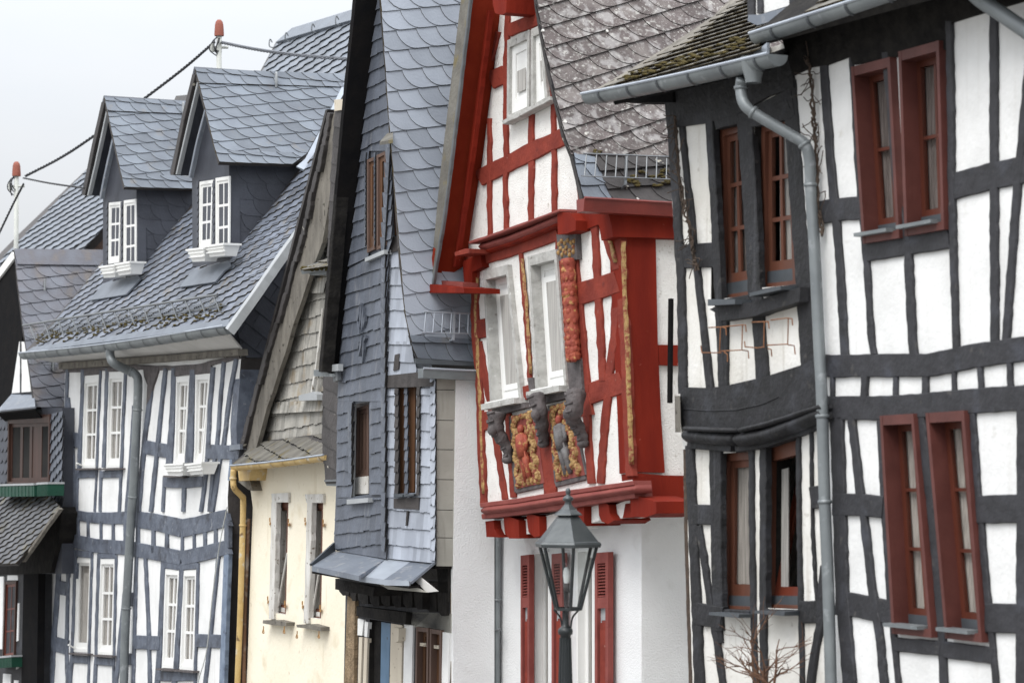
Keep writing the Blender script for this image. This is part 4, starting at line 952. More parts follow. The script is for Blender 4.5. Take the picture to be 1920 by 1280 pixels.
F2 = [[727, 446, 743, 446, 756, 560, 723, 560], [723, 560, 756, 560, 768, 640, 722, 640], [722, 640, 768, 640, 780, 693, 779, 702, 722, 704], [744, 728, 722, 728, 722, 932, 745, 932], [812, 728, 782, 728, 781, 932, 813, 932], [813, 932, 722, 932, 723, 1046, 815, 1055]]
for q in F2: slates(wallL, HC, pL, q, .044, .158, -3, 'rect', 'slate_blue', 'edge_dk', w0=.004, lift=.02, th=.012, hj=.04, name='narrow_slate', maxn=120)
slates(wallL, HC, pL, [813, 694, 722, 704, 722, 727, 812, 724], .040, .2, 0, 'rect', 'slate_dk', 'edge_dk', w0=.02, lift=.022, th=.014, hj=.05, name='lintel_slate')
slates(wallL, HC, pL, [815, 695, 806, 695, 806, 1050, 815, 1050], .062, .10, 0, 'scallop', 'slate_blue', 'edge_dk', w0=.025, lift=.02, th=.012, name='edge_slate')
for q in ([739, 728, 746, 728, 746, 925, 739, 925], [780, 724, 786, 724, 785, 928, 780, 928]):
    slates(wallL, HC, pL, q, .045, .10, 0, 'scallop', 'slate_dk', 'edge_dk', w0=.03, lift=.02, th=.012, name='edge_slate', maxn=20)
slates(wallL, HC, pL, [757, 727, 763, 727, 764, 925, 758, 925], .04, .10, 0, 'scallop', 'slate_wall', 'edge_dk', w0=.0, lift=.02, th=.012, name='edge_slate', maxn=20)
for q in ([747, 728, 757, 728, 756, 924, 748, 924], [764, 727, 779, 725, 777, 922, 766, 923]):
    slab('board_shutter', HC, 'brownboard', pL, q, -.04, .03, jit=.3)
slab('sill', HC, 'darkzinc', pL, [738, 925, 755, 926, 755, 931, 738, 932], .08, .1); slab('sill', HC, 'darkzinc', pL, [757, 926, 776, 925, 775, 929, 757, 931], .08, .1)
slab('apron_plate', HC, 'slate_dk', pL, [738, 934, 785, 932, 785, 955, 738, 952], .034, .02); slab('cover_strip', HC, 'slate_dk', pL, [762, 957, 765, 957, 763, 985, 760, 985], .04, .02)
slab('patch_slate', HC, 'slate_dk', pL, [740, 665, 748, 663, 747, 692, 737, 695], .034, .02); slab('patch_slate', HC, 'slate_dk', pL, [723, 448, 746, 442, 748, 470, 726, 475], .036, .02)
# upper part: weathered board and the little hood
slab('weathered_board', HC, 'brownboard', pL, [730, 272, 737, 272, 741, 360, 745, 440, 731, 445], .02, .04, jit=.3)
hd = MB(); hp = [pC.hit(712, 266, .22), pC.hit(737, 262, .20), pC.hit(737, 244, -.05), pC.hit(728, 248, .02)]
hd.prism(hp[::-1], [p - Z * .03 for p in hp[::-1]]); hd.build('hood', 'slate_moss', HC)
# windows of the dark facet
for q in ([688, 300, 703, 293, 702, 467, 688, 474], [706, 291, 723, 283, 722, 460, 706, 469]):
    window(HC, pC, q, w=.034, depth=.02, cas=.03, cols=1, rows=1, cm='brownmauve', sm='brownboard', st=.045, rail=.06, flat=True, pane='interior', casback=.005)
slab('sill', HC, 'trim', pC, [684, 484, 720, 468, 720, 476, 684, 491], .06, .08)
window(HC, pC, [667, 765, 690, 758, 690, 893, 665, 897], w=-.08, depth=.02, cas=.035, top=.03, bot=.03, cols=2, rows=1, cm='brownmauve', sm='brownmauve', st=.035, mun=.05, rail=.0, curtain='curtain', cov=(.1, 1))
slab('apron_board', HC, 'peel', pC, [664, 895, 690, 892, 690, 925, 664, 926], -.07, .03); slab('sill', HC, 'trim', pC, [650, 936, 690, 933, 690, 941, 650, 945], .07, .1)
# carved slate ornament
ob = MB()
for (x0, y0, x1, y1) in ((674, 570, 669, 605), (676, 568, 674, 615), (680, 575, 677, 622), (669, 600, 673, 625), (683, 590, 680, 615), (678, 628, 672, 668), (681, 630, 679, 680), (684, 628, 682, 640), (671, 640, 670, 655)):
    a, c = pC.hit(x0, y0, .05), pC.hit(x1, y1, .05); d = (c - a); s = ST * .022
    ob.prism([a, a.lerp(c, .5) - s, c, a.lerp(c, .5) + s][::-1], [p - pC.n * .03 for p in (a, a.lerp(c, .5) - s, c, a.lerp(c, .5) + s)][::-1])
ob.build('slate_ornament', ['slate_wall'], wallC, kind='stuff')
# black bargeboard of the left slope
s0, s1 = pC.hit(634, 690, 0), pC.hit(711, 0, 0); pBS = Plane(s0, Q, s1 - s0)
slab('bargeboard', HC, 'tar', pBS, [717, -60, 711, 0, 681, 225, 651, 540, 634, 690, 624, 697, 602, 697, 616, 540, 644, 220, 667, 0, 672, -60], 0, .06, jit=.6)
wb_ = pC.wof(pBS.hit(630, 380, 0))
beam(HC, 'blackold', pC, 6, [670,-60,664,0,641,225,613,545,600,697], wb_, .12, 'bargeboard_edge')
b = MB(); Pp = [pBS.hit(x, y, -.07) for x, y in ((672, -60), (602, 697))]; F4 = [Pp[0], Pp[1], Pp[1] + Q * 5, Pp[0] + Q * 5]
b.prism(F4, [p - pBS.n * .05 for p in F4]); b.build('rear_roof_slope', 'slate_dk', HC)
slab('gutter_end', HC, 'trim', pC, [621, 684, 634, 682, 634, 695, 621, 696], wb_ * .5, .05); slab('gutter_stub', HC, 'zinc', pC, [588, 693, 606, 694, 622, 702, 622, 706, 588, 705], wb_ * .6, .06)
slab('gutter_bracket', HC, 'steel', pC, [623, 696, 632, 695, 633, 712, 625, 716], wb_ * .4, .04)
# right roof slope
e0 = pL.hit(784, 668, .08); rC = Plane(e0, Q, pC.hit(709, -20, .08) - e0)
RP = [1000, 681, 1000, -60, 711, -60, 715, 0, 723, 100, 733, 220, 745, 400, 752, 490, 761, 570, 771, 630, 780, 655, 786, 671]
U = [rC.uv(x, y, 0) for x, y in pts2(RP)]
b = MB(); b.prism([rC.P(*u, 0) for u in U], [rC.P(*u, -.05) for u in U]); roofC = b.build('roof', 'slate_dk', HC)
slates(roofC, HC, rC, [905, 640, 905, -60, 707, -60, 711, 0, 719, 100, 729, 220, 741, 400, 748, 490, 757, 570, 769, 632], .205, .185, 10, 'round', 'slate_c', 'edge', lift=.02, th=.009, maxn=250, name='roof_slate')
slates(roofC, HC, rC, [905, 679, 905, 637, 768, 628, 776, 655, 783, 671], .21, .2, 0, 'round', 'slate_d', 'edge', lift=.03, th=.01, maxn=20, name='roof_slate')
q0, q1 = rC.hit(782, 670, .06), rC.hit(1000, 681, .06)
slab('eaves_sheet', HC, 'darkzinc', rC, [779, 672, 905, 676, 905, 686, 779, 682], .03, .02)
gs0, gs1 = q0 - Z * .10 + ST * .02, q1 - Z * .10 + ST * .02
b = MB(); b.prism([gs0, gs0 - Z * .085, gs0 - Z * .085 + ST * .11, gs0 + ST * .12], [gs1, gs1 - Z * .085, gs1 - Z * .085 + ST * .11, gs1 + ST * .12]); go = b.build('gutter', 'zinc', HC)
t = MB(); t.tube([gs0 + ST * .12, gs1 + ST * .12], .011, 6); t.build('bead', 'zinclight', go)
snow_guard(HC, rC, [(794, 584), (905, 589)], [(790, 623), (905, 626)], 7, .12, (.52,), 'zinclight')
# side wall: fibre panels, then the white rendered wall
cC = pL.hit(816, 900, 0); sC = sideplane(cC)
slab('side_wall', HC, 'stucco', sC, [855, 692, 927, 693, 927, 1500, 850, 1500, 850, 1060], .012, .05)
slab('side_backing', HC, 'blackold', sC, [818, 690, 856, 690, 850, 1066, 816, 1066], -.02, .2)
ys = [693, 731, 788, 843, 899, 956, 1008, 1062]
for i in range(7):
    y0, y1 = ys[i], ys[i + 1] - 1.3; f = lambda y: 855 - (y - 693) * .016
    slab('fibre_panel', HC, 'fibre', sC, [819, y0, f(y0), y0 + .5, f(y1), y1 + .5, 819, y1], .004, .02, jit=.2)
beam(HC, 'darkzinc', sC, 3.5, [817, 694, 817, 900, 818, 1035], .03, .05, 'corner_trim')
# zinc ledge
t = [pC.hit(629, 1032, 0), pC.hit(690, 1041, 0), kx + (pC.hit(724, 1047, 0) - kx), pL.hit(770, 1052, 0), pL.hit(808, 1056, 0)]
lo = [pC.hit(585, 1060, .42), pC.hit(673, 1079, .40), pL.hit(674, 1079, .40), pL.hit(720, 1086, .40), pL.hit(767, 1088, .40)]
def skin(name, P, th, mat): return poly3(name, HC, mat, P, th)
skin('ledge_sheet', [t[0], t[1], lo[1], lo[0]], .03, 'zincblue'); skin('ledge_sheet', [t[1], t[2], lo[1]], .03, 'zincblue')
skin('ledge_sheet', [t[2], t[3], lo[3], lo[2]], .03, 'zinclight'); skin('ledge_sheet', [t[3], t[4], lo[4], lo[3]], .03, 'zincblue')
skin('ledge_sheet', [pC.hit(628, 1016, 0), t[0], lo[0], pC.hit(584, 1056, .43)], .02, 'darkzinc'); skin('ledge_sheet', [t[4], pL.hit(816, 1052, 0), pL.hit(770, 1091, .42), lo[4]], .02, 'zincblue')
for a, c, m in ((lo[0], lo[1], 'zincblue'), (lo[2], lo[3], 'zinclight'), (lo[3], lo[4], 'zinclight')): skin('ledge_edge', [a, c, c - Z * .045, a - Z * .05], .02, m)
skin('ledge_soffit', [lo[0] - Z * .05, lo[4] - Z * .05, pL.hit(820, 1092, 0), pC.hit(640, 1080, 0)], .02, 'blackold')
slab('soffit_board', HC, 'fibre', pL, [702, 1090, 765, 1094, 800, 1110, 728, 1104], .28, .02); slab('soffit_board', HC, 'soffit', pL, [778, 1088, 788, 1082, 820, 1108, 800, 1110], .24, .02)
# jetty beams and ground floor
_p = sC.hit(848, 1120); pCg = facade(_p.x + .49167 * _p.y)
slab('jetty_beam', HC, 'blackold', pC, [628, 1084, 702, 1100, 700, 1118, 628, 1104], .0, .3, jit=.8)
for x0, x1, y0, y1 in ((634, 654, 1100, 1116), (656, 667, 1106, 1126), (670, 690, 1108, 1132), (692, 711, 1110, 1136), (713, 731, 1106, 1136), (734, 752, 1106, 1138), (754, 773, 1106, 1139), (776, 792, 1110, 1142), (796, 818, 1112, 1147), (820, 837, 1110, 1154)):
    b = MB(); P = [(x0, y0), (x1, y0 + 1), (x1, y1 - 1), (x0 + (x1 - x0) * .45, y1), (x0 + (x1 - x0) * .1, y1 - 8)]
    wj = .03 if x0 > 790 else .1; U = [pCg.uv(x, y, wj) for x, y in P]; b.prism([pCg.P(*u, wj) for u in U], [pCg.P(*u, -.1) for u in U]); b.build('joist_end', 'blackold', HC)
slab('jetty_beam', HC, 'blackold', pCg, [668, 1136, 762, 1148, 760, 1170, 668, 1154], .06, .2, jit=.8)
slab('jetty_beam', HC, 'blackold', pCg, [640, 1080, 840, 1090, 840, 1128, 640, 1110], .02, .2); slab('lintel_plaster', HC, 'fibre', pCg, [756, 1145, 846, 1150, 846, 1192, 756, 1170], .0, .15)
slab('beam_head', HC, 'blackold', pCg, [818, 1062, 840, 1062, 840, 1112, 822, 1112], .02, .1, jit=.8)
gw = [779, 1172, 828, 1178, 826, 1400, 775, 1400]
wall('ground_wall', HC, 'black', pCg, [648, 1110, 845, 1110, 845, 1500, 640, 1500], [hole_for(pCg, [780, 1174, 803, 1177, 801, 1400, 776, 1400], 0, .0), hole_for(pCg, [806, 1178, 827, 1181, 825, 1400, 803, 1400], 0, 0), [pCg.uv(x, y) for x, y in ((693, 1160), (733, 1166), (725, 1490), (690, 1490))]], .3, 'brownrender', hm='blackold')
slab('rough_quoin', HC, 'brownrender', pCg, [651, 1116, 666, 1124, 663, 1300, 662, 1400, 644, 1400, 646, 1280], .04, .2, jit=.8)
for q, m in (([671, 1159, 682, 1161, 679, 1191, 670, 1190], 'winwhite'), ([684, 1164, 690, 1166, 688, 1194, 683, 1192], 'winwhite'), ([673, 1193, 679, 1194, 671, 1400, 668, 1400], 'creamwood'), ([683, 1194, 689, 1196, 682, 1400, 676, 1400], 'creamwood'),
             ([733, 1168, 754, 1171, 750, 1400, 728, 1400], 'creamwood'), ([758, 1170, 774, 1172, 770, 1400, 754, 1400], 'white'), ([830, 1184, 843, 1187, 836, 1400, 825, 1400], 'white')):
    slab('plaster_infill' if m != 'creamwood' else 'door_post', HC, m, pCg, q, .02, .04, jit=.3)
slab('door', HC, 'blackold', pCg, [693, 1162, 714, 1164, 712, 1400, 690, 1400], -.05, .05); slab('door', HC, 'bluedoor', pCg, [715, 1165, 732, 1168, 726, 1400, 711, 1400], -.03, .05)
slab('mail_box', HC, 'creamwood', pCg, [738, 1176, 748, 1177, 747, 1200, 742, 1204, 737, 1200], .09, .08)
for q in ([780, 1174, 803, 1177, 801, 1400, 776, 1400], [806, 1178, 827, 1181, 825, 1400, 803, 1400]):
    window(HC, pCg, q, w=.03, depth=.06, cas=.035, top=.04, cols=2, rows=1, cm='brownmauve', sm='brownboard', st=.05, mun=.05, curtain=None, rail=0)
    B = Bil(pCg, wquad(pCg, q, .0)); d = MB(); B.box(d, .05, B.W - .04, B.H - .17, B.H - .14, -.03, .005); d.build('transom', 'creamwood', HC)

# ================================================================== house B : cream house with timber barge
pB = facade(11.38)
HB = thing('cream_house', 'small cream plastered house with stained slate gable, silvered barge board and ochre gutter', 'house', base(pB, 560), 'houses in the row')
B1 = [518, 941, 541, 941, 536, 1152, 515, 1148]; B2 = [584, 941, 606, 942, 602, 1160, 580, 1157]
wall('plaster_wall', HB, 'cream', pB, [466, 862, 660, 846, 660, 1120, 655, 1300, 655, 1500, 452, 1500, 455, 1400, 464, 1246, 470, 1060, 474, 950, 466, 890], [hole_for(pB, q, 0, 0) for q in (B1, B2)], 2.5, 'blackold', hm='peel')
for q, hd_, stl, sl in ((B1, [509, 925, 541, 923, 541, 941, 510, 941], (9, 513,941,512,1000,510,1080,508,1160), [493, 1162, 516, 1161, 537, 1166, 536, 1173, 515, 1172, 493, 1168]),
                    (B2, [572, 926, 606, 925, 606, 942, 574, 942], (9, 580,942,578,1000,576,1080,573,1168), [556, 1170, 580, 1169, 602, 1175, 601, 1182, 575, 1178, 556, 1175])):
    slab('lintel_board', HB, 'peel', pB, hd_, .03, .06, jit=.5); beam(HB, 'peel', pB, stl[0], list(stl[1:]), .03, .06, 'window_surround')
    slab('sill', HB, 'oldwood', pB, sl, .10, .12, jit=.6)
    win = window(HB, pB, q, w=-.05, depth=.02, cas=.035, top=.06, bot=.02, cols=1, rows=1, cm='brownwin3', sm='brownwin3', st=.03, curtain='curtain', cov=(.0, .9), drip=.05, dripm='peel', rail=.0)
    x0, y0 = q[6] + 6, q[7] - 14; b = MB(); b.tube([pB.hit(x0 + 1, y0, -.03), pB.hit(q[2] - 2, q[3] + 95, -.03)], .012, 5); b.build('stay_bar', 'peel', win)
    for hx, hy in ((q[0] - 12, q[1] + 38), (q[2] + 0, q[3] + 40), (q[6] - 13, q[7] - 22), (q[4] - 2, q[5] - 18)):
        b = MB(); b.box([pB.hit(x, y, ww) for ww in (.0, .03) for x, y in ((hx - 1, hy + 5), (hx + 2, hy + 4), (hx + 2, hy - 1), (hx - 1, hy))]); b.tube([pB.hit(hx, hy - 1, .04), pB.hit(hx, hy - 9, .04)], .008, 5); b.build('shutter_hinge', 'brass', HB)
    for hx in (sl[0] + 1, sl[6] - 3):
        b = MB(); b.tube(smooth_pts([pB.hit(hx + dx, sl[7] + dy, .09) for dx, dy in ((0, 0), (0, 5), (-2, 12), (1, 13), (0, 6))], 3), .006, 5); b.build('sill_hook', 'brass', HB)
# stained slate gable
gp = [[640, 480, 640, 840, 482, 842, 500, 765, 530, 660, 566, 555, 604, 470], [640, 200, 640, 480, 604, 470, 622, 330]]
wg = slab('slate_gable', HB, 'slate_dk', pB, [645, 190, 645, 846, 478, 846, 500, 765, 530, 660, 566, 545, 600, 460, 622, 330, 634, 205], -.04, .3)
for q, n in ((gp[0], 220), (gp[1], 60)): slates(wg, HB, pB, q, .11, .165, 3, 'rect', 'slate_b', 'edge_dk', w0=-.03, lift=.022, th=.01, hj=.08, maxn=n)
slates(wg, HB, pB, [604, 750, 503, 754, 498, 776, 604, 770], .05, .14, 0, 'rect', 'slate_b', 'edge_dk', w0=.0, lift=.03, th=.012, name='rib_slate', maxn=60)
slates(wg, HB, pB, [610, 520, 576, 522, 570, 550, 606, 549], .04, .2, 0, 'rect', 'slate_b', 'edge_dk', w0=.0, lift=.03, th=.012, name='rib_slate', maxn=60)
sk0, sk1, sk2, sk3 = pB.hit(482, 828, .0), pB.hit(640, 808, .0), pB.hit(640, 848, .26), pB.hit(436, 869, .30)
pK = Plane(sk3, sk2 - sk3, sk0 - sk3)
skb = poly3('skirt_roof', HB, 'slate_dk', [sk0, sk1, sk2, sk3], .04)
slates(skb, HB, pK, [640, 808, 482, 828, 436, 869, 640, 848], .06, .2, -14, 'rect', 'slate_moss', 'edge_dk', w0=.0, lift=.03, th=.012, hj=.1, name='rib_slate', maxn=120)
slab('barge_board', HB, 'oldwood', pB, [628, 205, 610, 270, 598, 330, 577, 425, 560, 490, 542, 548, 525, 605, 507, 662, 497, 700, 480, 765, 468, 808, 456, 850, 468, 852, 480, 838, 489, 805, 500, 765, 511, 735, 522, 700, 535, 660, 550, 610, 565, 565, 580, 520, 592, 488, 604, 455, 614, 400, 624, 330, 634, 215], .12, .05, jit=.7)
vp = [619,212,607,272,596,322,585,360,575,410,568,440,553,490,537,550,520,605,502,660,485,720,468,780,452,842]
for i in range(0, len(vp) - 2, 2): beam(HB, 'slate_dk', pB, (6, 7), [vp[i] - 3, vp[i + 1], vp[i + 2] - 1, vp[i + 3]], .15 + .008 * (i % 4), .08, 'verge_slate', jit=.8, step=8)
b = MB(); F4 = [pB.hit(614, 205, .06), pB.hit(450, 850, .06)]; F4 = F4 + [F4[1] + Q * 5, F4[0] + Q * 5]; b.prism(F4, [p - ST * .06 for p in F4]); b.build('rear_roof_slope', 'slate_dk', HB)
hb = poly3('hood', HB, 'zinc', [pB.hit(563, 506, .34), pB.hit(620, 496, .34), pB.hit(620, 482, .02), pB.hit(585, 494, .02)], .05)
mh = 'slate_moss'
slates(hb, HB, Plane(pB.hit(563, 506, .34), pB.hit(620, 496, .34) - pB.hit(563, 506, .34), pB.hit(620, 482, .02) - pB.hit(620, 496, .34)), [620, 482, 585, 494, 563, 506, 620, 496], .05, .25, -10, 'rect', mh, 'edge', lift=.02, name='rib_slate', maxn=20)
slab('hood_soffit', HB, 'zinc', pB, [565, 507, 620, 499, 620, 514, 585, 516], .28, .2)
mb = MB()
for k in range(60): mb.blob(pB.hit(R.uniform(566, 614), R.uniform(500, 507), .36), R.uniform(.01, .03), .012, R.uniform(.006, .014), 5)
mb.build('moss', 'moss', hb, kind='stuff')
ps = Plane(pB.hit(620, 700, .33), pB.u, pB.v)
st_ = slab('slate_strip', HB, 'slate_dk', pB, [628, 206, 645, 202, 648, 250, 644, 480, 640, 700, 640, 880, 632, 906, 611, 908, 605, 840, 607, 700, 613, 500, 620, 330], .31, .2)
slates(st_, HB, pB, [645, 202, 628, 206, 620, 330, 613, 500, 606, 700, 604, 840, 611, 906, 634, 905], .30, .19, -12, 'round', 'slate_dk', 'edge_dk', w0=.32, lift=.02, maxn=60)
slab('coping', HB, 'creamwood', pB, [627, 188, 646, 186, 646, 206, 626, 208], .36, .3, jit=.8)
slab('strip_foot', HB, 'steel', pB, [608, 899, 632, 898, 632, 902, 608, 903], .36, .1); slab('strip_foot', HB, 'zinc', pB, [611, 903, 632, 902, 630, 911, 612, 910], .33, .1)
slab('vent_box', HB, 'trim', pB, [560, 741, 588, 734, 594, 739, 594, 750, 560, 751], .10, .08, jit=.3)
beam(HB, 'peel', pB, 2.4, [604, 578, 597, 640, 589, 700, 583, 735], .08, .04, 'white_batten')
gq0, gq1 = pB.hit(431, 873, .38), pB.hit(606, 853, .38)
gutter(HB, gq0 + Q * .06, gq1 + Q * .06, .058, 'yellow', 'zinclight', seams=.32)
pipe(HB, [pB.hit(438, 880, .36), pB.hit(437, 900, .36), pB.hit(440, 916, .34), pB.hit(453, 930, .16), pB.hit(456, 945, .10), pB.hit(453, 1060, .1), pB.hit(450, 1160, .1), pB.hit(445, 1290, .1), pB.hit(443, 1400, .1)], .034, 'yellow', collars=(.1, .55))
pipe(HB, [pB.hit(466, 972, .03), pB.hit(463, 1060, .03), pB.hit(459, 1160, .03), pB.hit(456, 1400, .03)], .024, 'rust', 'waste_pipe')
slab('beam_head', HB, 'yellow', pB, [446, 882, 470, 878, 467, 900, 448, 901], .2, .25, jit=.4); slab('bracket', HB, 'oldwood', pB, [446, 902, 468, 900, 473, 920, 466, 918], .12, .2, jit=.4)
# ================================================================== house A : blue-grey timbers, two dormers
pA = facade(11.2)
HA = thing('timber_framed_house', 'white house with slate blue timbers, two gabled dormers and a long snow guard', 'house', base(pA, 280), 'houses in the row')
WA = dict(a=[157, 705, 185, 702, 178, 877, 154, 877], b=[203, 696, 232, 695, 224, 876, 199, 877], c=[330, 706, 355, 705, 345, 869, 327, 869], d=[366, 701, 394, 700, 378, 869, 364, 869],
          e=[142, 1045, 170, 1045, 164, 1222, 138, 1221], f=[188, 1047, 215, 1047, 210, 1227, 182, 1226], g=[309, 1066, 336, 1067, 325, 1252, 304, 1251], h=[343, 1069, 368, 1068, 362, 1256, 337, 1254])
wall('plaster_wall', HA, 'white', pA, [118, 664, 452, 640, 452, 672, 449, 705, 444, 772, 437, 832, 430, 880, 427, 932, 428, 1000, 428, 1037, 424, 1100, 419, 1200, 415, 1280, 411, 1400, 411, 1500, 66, 1500, 67, 1280, 69, 1160, 72, 1080, 96, 1070, 96, 1015, 113, 998, 116, 960, 118, 850, 122, 700],
     [hole_for(pA, q, 0, .02) for q in WA.values()], 3, 'slate_dk', hm='bluelight')
beam(HA, 'oldwood', pA, 12, [110,686,250,676,330,670,446,660], .10, .12, 'eaves_board', jit=.3)
beams(HA, 'greydark', pA, [(9, 118,693,200,691,260,689,330,690,380,685,420,675,448,668), (16, 326,698,396,691), (9, 157,699,186,697), (8, 201,693,232,691)], jit=1.2)
beams(HA, 'blue', pA, [
 (5, 125,690,123,755,121,805,119,835,118,955), (4.5, 126,745,132,800,135,840,136,957), (6, 154,692,152,760,149,820,147,880), (5, 143,880,141,957), (27, 119,820,149,826),
 (3.2, 187,692,183,790,180,880,176,959), (6, 200,690,197,780,193,876), (4, 188,882,186,959), (4, 234,695,229,790,226,880,222,959), (15, 143,889,179,888), (14, 187,889,225,888),
 (6, 250,760,245,850,236,959), (7, 283,700,280,740,275,780,270,820,264,880,258,959), (6, 309,690,304,730,297,800,293,845,288,890,281,959), (26, 272,838,316,846),
 ((8,11), 325,690,323,760,318,840,315,874), ((9,14), 360,693,358,760,354,840,352,876), (6, 345,882,342,959), (6, 398,688,392,760,388,840,383,900,375,959),
 (5.5, 418,678,412,740,406,830,399,870,391,959), (6, 441,672,428,745,418,830,410,865,396,959), (27, 385,846,439,848), (20, 307,903,342,905,380,902), (5, 307,893,304,959),
 ((16,26), 117,960,140,965,170,970,205,971,252,970), ((30,34), 252,972,300,980,340,990), ((34,32), 340,990,370,984,426,970), ((24,27), 115,1007,142,1015,180,1023,237,1027,252,1029), (27, 252,1030,300,1038,339,1046), (27, 339,1046,380,1037,426,1025),
 (4,128,968,128,1010),(3,145,970,145,1016),(4,164,974,164,1020),(4,188,976,188,1023),(4,211,976,211,1026),(5,233,976,233,1027),(6,257,980,257,1028),(5.5,286,985,286,1036),(5.5,311,990,311,1040),(4,340,992,340,1044),(4,362,990,362,1042),(6,383,985,383,1036),(6,403,978,403,1030),(8,424,975,424,1026),
 (8, 114,1022,108,1080,104,1140,100,1190,95,1280,88,1400), (5, 124,1025,126,1085,125,1140,123,1210,125,1280,126,1400), (3, 131,1027,128,1082), (25, 107,1100,124,1104), (27, 100,1206,124,1213),
 (5, 141,1030,138,1100,136,1180,133,1230,129,1280,124,1400), (3.5, 171.5,1037,167.5,1150,164.5,1280,162,1400), (5.5, 184.5,1037,181,1150,179,1225,176,1280,173,1400), (3.2, 216.5,1040,214,1150,211,1280,209,1400),
 (6, 238,1060,230,1135,223,1205,216,1280,208,1400), (5, 254,1040,252,1135,250,1210,248,1280,245,1400), (26, 243,1123,254,1123), (22, 226,1235,251,1235), (5, 271,1045,274,1120,277,1180,279,1280,281,1400), (26, 252,1203,298,1205),
 ((8,9), 305,1050,302,1130,299,1200,296,1250,293,1280,289,1400), (8, 340,1056,335,1150,332,1200,328,1260,325,1280,321,1400), (4, 370,1055,367,1185,364,1280,361,1400), (6, 408,1043,396,1160,386,1255,383,1280,376,1400), (25, 367,1200,414,1202),
 (18, 292,1266,326,1268,363,1266), (14, 131,1235,164,1237), (14, 177,1238,210,1241), (12,141,1037,171,1040),(10,188,1042,216,1042),(14,307,1058,336,1062),(12,341,1062,369,1060)], jit=.5)
slab('timber', HA, 'greydark', pA, [267, 686, 297, 688, 292, 706, 286, 724, 281, 746, 274, 760, 276, 722, 270, 706], .028, .04, jit=.4)
beams(HA, 'bluelight', pA, [(9, 424,1035,419,1160,415,1280,411,1400), (5, 441,776,435,832,429,900)], jit=.3)
slab('cap_sheet', HA, 'zincblue', pA, [430, 834, 450, 832, 450, 842, 430, 844], .04, .3); slab('slate_apron', HA, 'slate_cheek', pA, [431, 844, 449, 842, 446, 868, 438, 880, 432, 880], .02, .3)
for k, q in WA.items():
    single = k == 'e'
    window(HA, pA, q, w=.012, depth=.03, cas=.045, top=.10 if k in 'ab' else .07, bot=.045, cols=1 if single else 2, rows=1 if single else 3, cm='winwhite', sm='winwhite', st=.04, mun=.032, curtain='curtain', cov=(0, 1), rail=.04)
for q in ([141, 878, 179, 877, 179, 880, 141, 881], [186, 878, 224, 877, 224, 880, 186, 881], [128, 1223, 164, 1225, 164, 1228, 128, 1226], [174, 1227, 210, 1229, 210, 1232, 174, 1230], [292, 1252, 326, 1254, 326, 1258, 292, 1255], [327, 1255, 362, 1257, 362, 1261, 327, 1258], [306, 891, 343, 893, 343, 896, 306, 894]):
    slab('sill', HA, 'greydark', pA, q, .08, .1)
for p, q in (((144, 868), (153, 872)), ((128, 1208), (139, 1214))):
    b = MB(); b.tube([pA.hit(*p, .12), pA.hit(*q, .02)], .012, 6); b.build('shutter_rod', 'winwhite', HA)
# eave : soffit, gutter, downpipe
eA = .5
g0, g1 = pA.hit(37, 662, eA), pA.hit(421, 611, eA)
gutter(HA, g0 + Q * .07, g1 + Q * .07, .088, seams=.5, sag=.03)
poly3('soffit', HA, 'soffit', [pA.hit(60, 672, eA - .1), pA.hit(425, 622, eA - .1), pA.hit(453, 655, .05), pA.hit(112, 681, .05)], .02)
pipe(HA, [pA.hit(206, 646, eA - .06), pA.hit(207, 668, eA - .07), pA.hit(214, 681, .40), pA.hit(240, 694, .20), pA.hit(255, 703, .12), pA.hit(259, 722, .10), pA.hit(256, 800, .10), pA.hit(251, 900, .10), pA.hit(246, 970, .10), pA.hit(240, 1080, .10), pA.hit(235, 1180, .10), pA.hit(232, 1290, .10), pA.hit(229, 1400, .10)], .056, collars=(.28, .47, .62, .8), seg=14)
# main roof
ge0 = pA.hit(425, 612, eA) + Q * .05 + Z * .03
ru = pA.hit(566, 415, 0)
rA = slope_street(ge0, 53)
b = MB(); U = [rA.uv(x, y, 0) for x, y in pts2([44, 662, 426, 612, 568, 414, 600, 310, 632, 240, 640, 150, 330, 180, 196, 484, 110, 590])]
b.prism([rA.P(*u, 0) for u in U], [rA.P(*u, -.08) for u in U]); roofA = b.build('roof', 'slate_dk', HA)
D1c, D2c = rA.hit(257, 516, .02), rA.hit(430, 488, .02)
# dormers
def dormer(c, ap, vb, vr, lft, cheek_px, win, wallpx, n1, n2, rows, fl):
    pf = Plane(c, ST, Z); ov = .22
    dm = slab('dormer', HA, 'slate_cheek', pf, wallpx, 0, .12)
    ph, pv, pe = pf.hit(*ap, ov), pf.hit(*vb, ov), None
    rR = Plane(pv, Q, ph - pv)                          # slope that faces us
    U = [rR.uv(x, y, 0) for x, y in pts2(vr)]
    b = MB(); b.prism([rR.P(*u, 0) for u in U], [rR.P(*u, -.05) for u in U]); dr = b.build('dormer_roof', 'slate_dk', HA)
    slates(dr, HA, rR, rows[0], .21, .19, 0, 'round', 'slate_d', 'edge', w0=.012, lift=.018, th=.008, maxn=12)
    slates(dr, HA, rR, rows[1], .21, .165, 12, 'round', 'slate_d', 'edge', lift=.016, th=.008, maxn=n1)
    slates(dr, HA, rR, rows[2], .21, .16, 0, 'round', 'slate_d', 'edge', w0=.012, lift=.018, th=.008, maxn=12)
    pl_ = pf.hit(*lft, ov); rL = Plane(pl_, Q, ph - pl_)     # hidden slope: we see the underside of its overhang
    w0 = [ph, pl_, pl_ + Q * 2.4, ph + Q * 2.4]
    b = MB(); b.prism(w0, [p - rL.n * .05 for p in w0]); b.build('dormer_soffit', 'slate_cheek', HA)
    return pf, rR, rL, dm
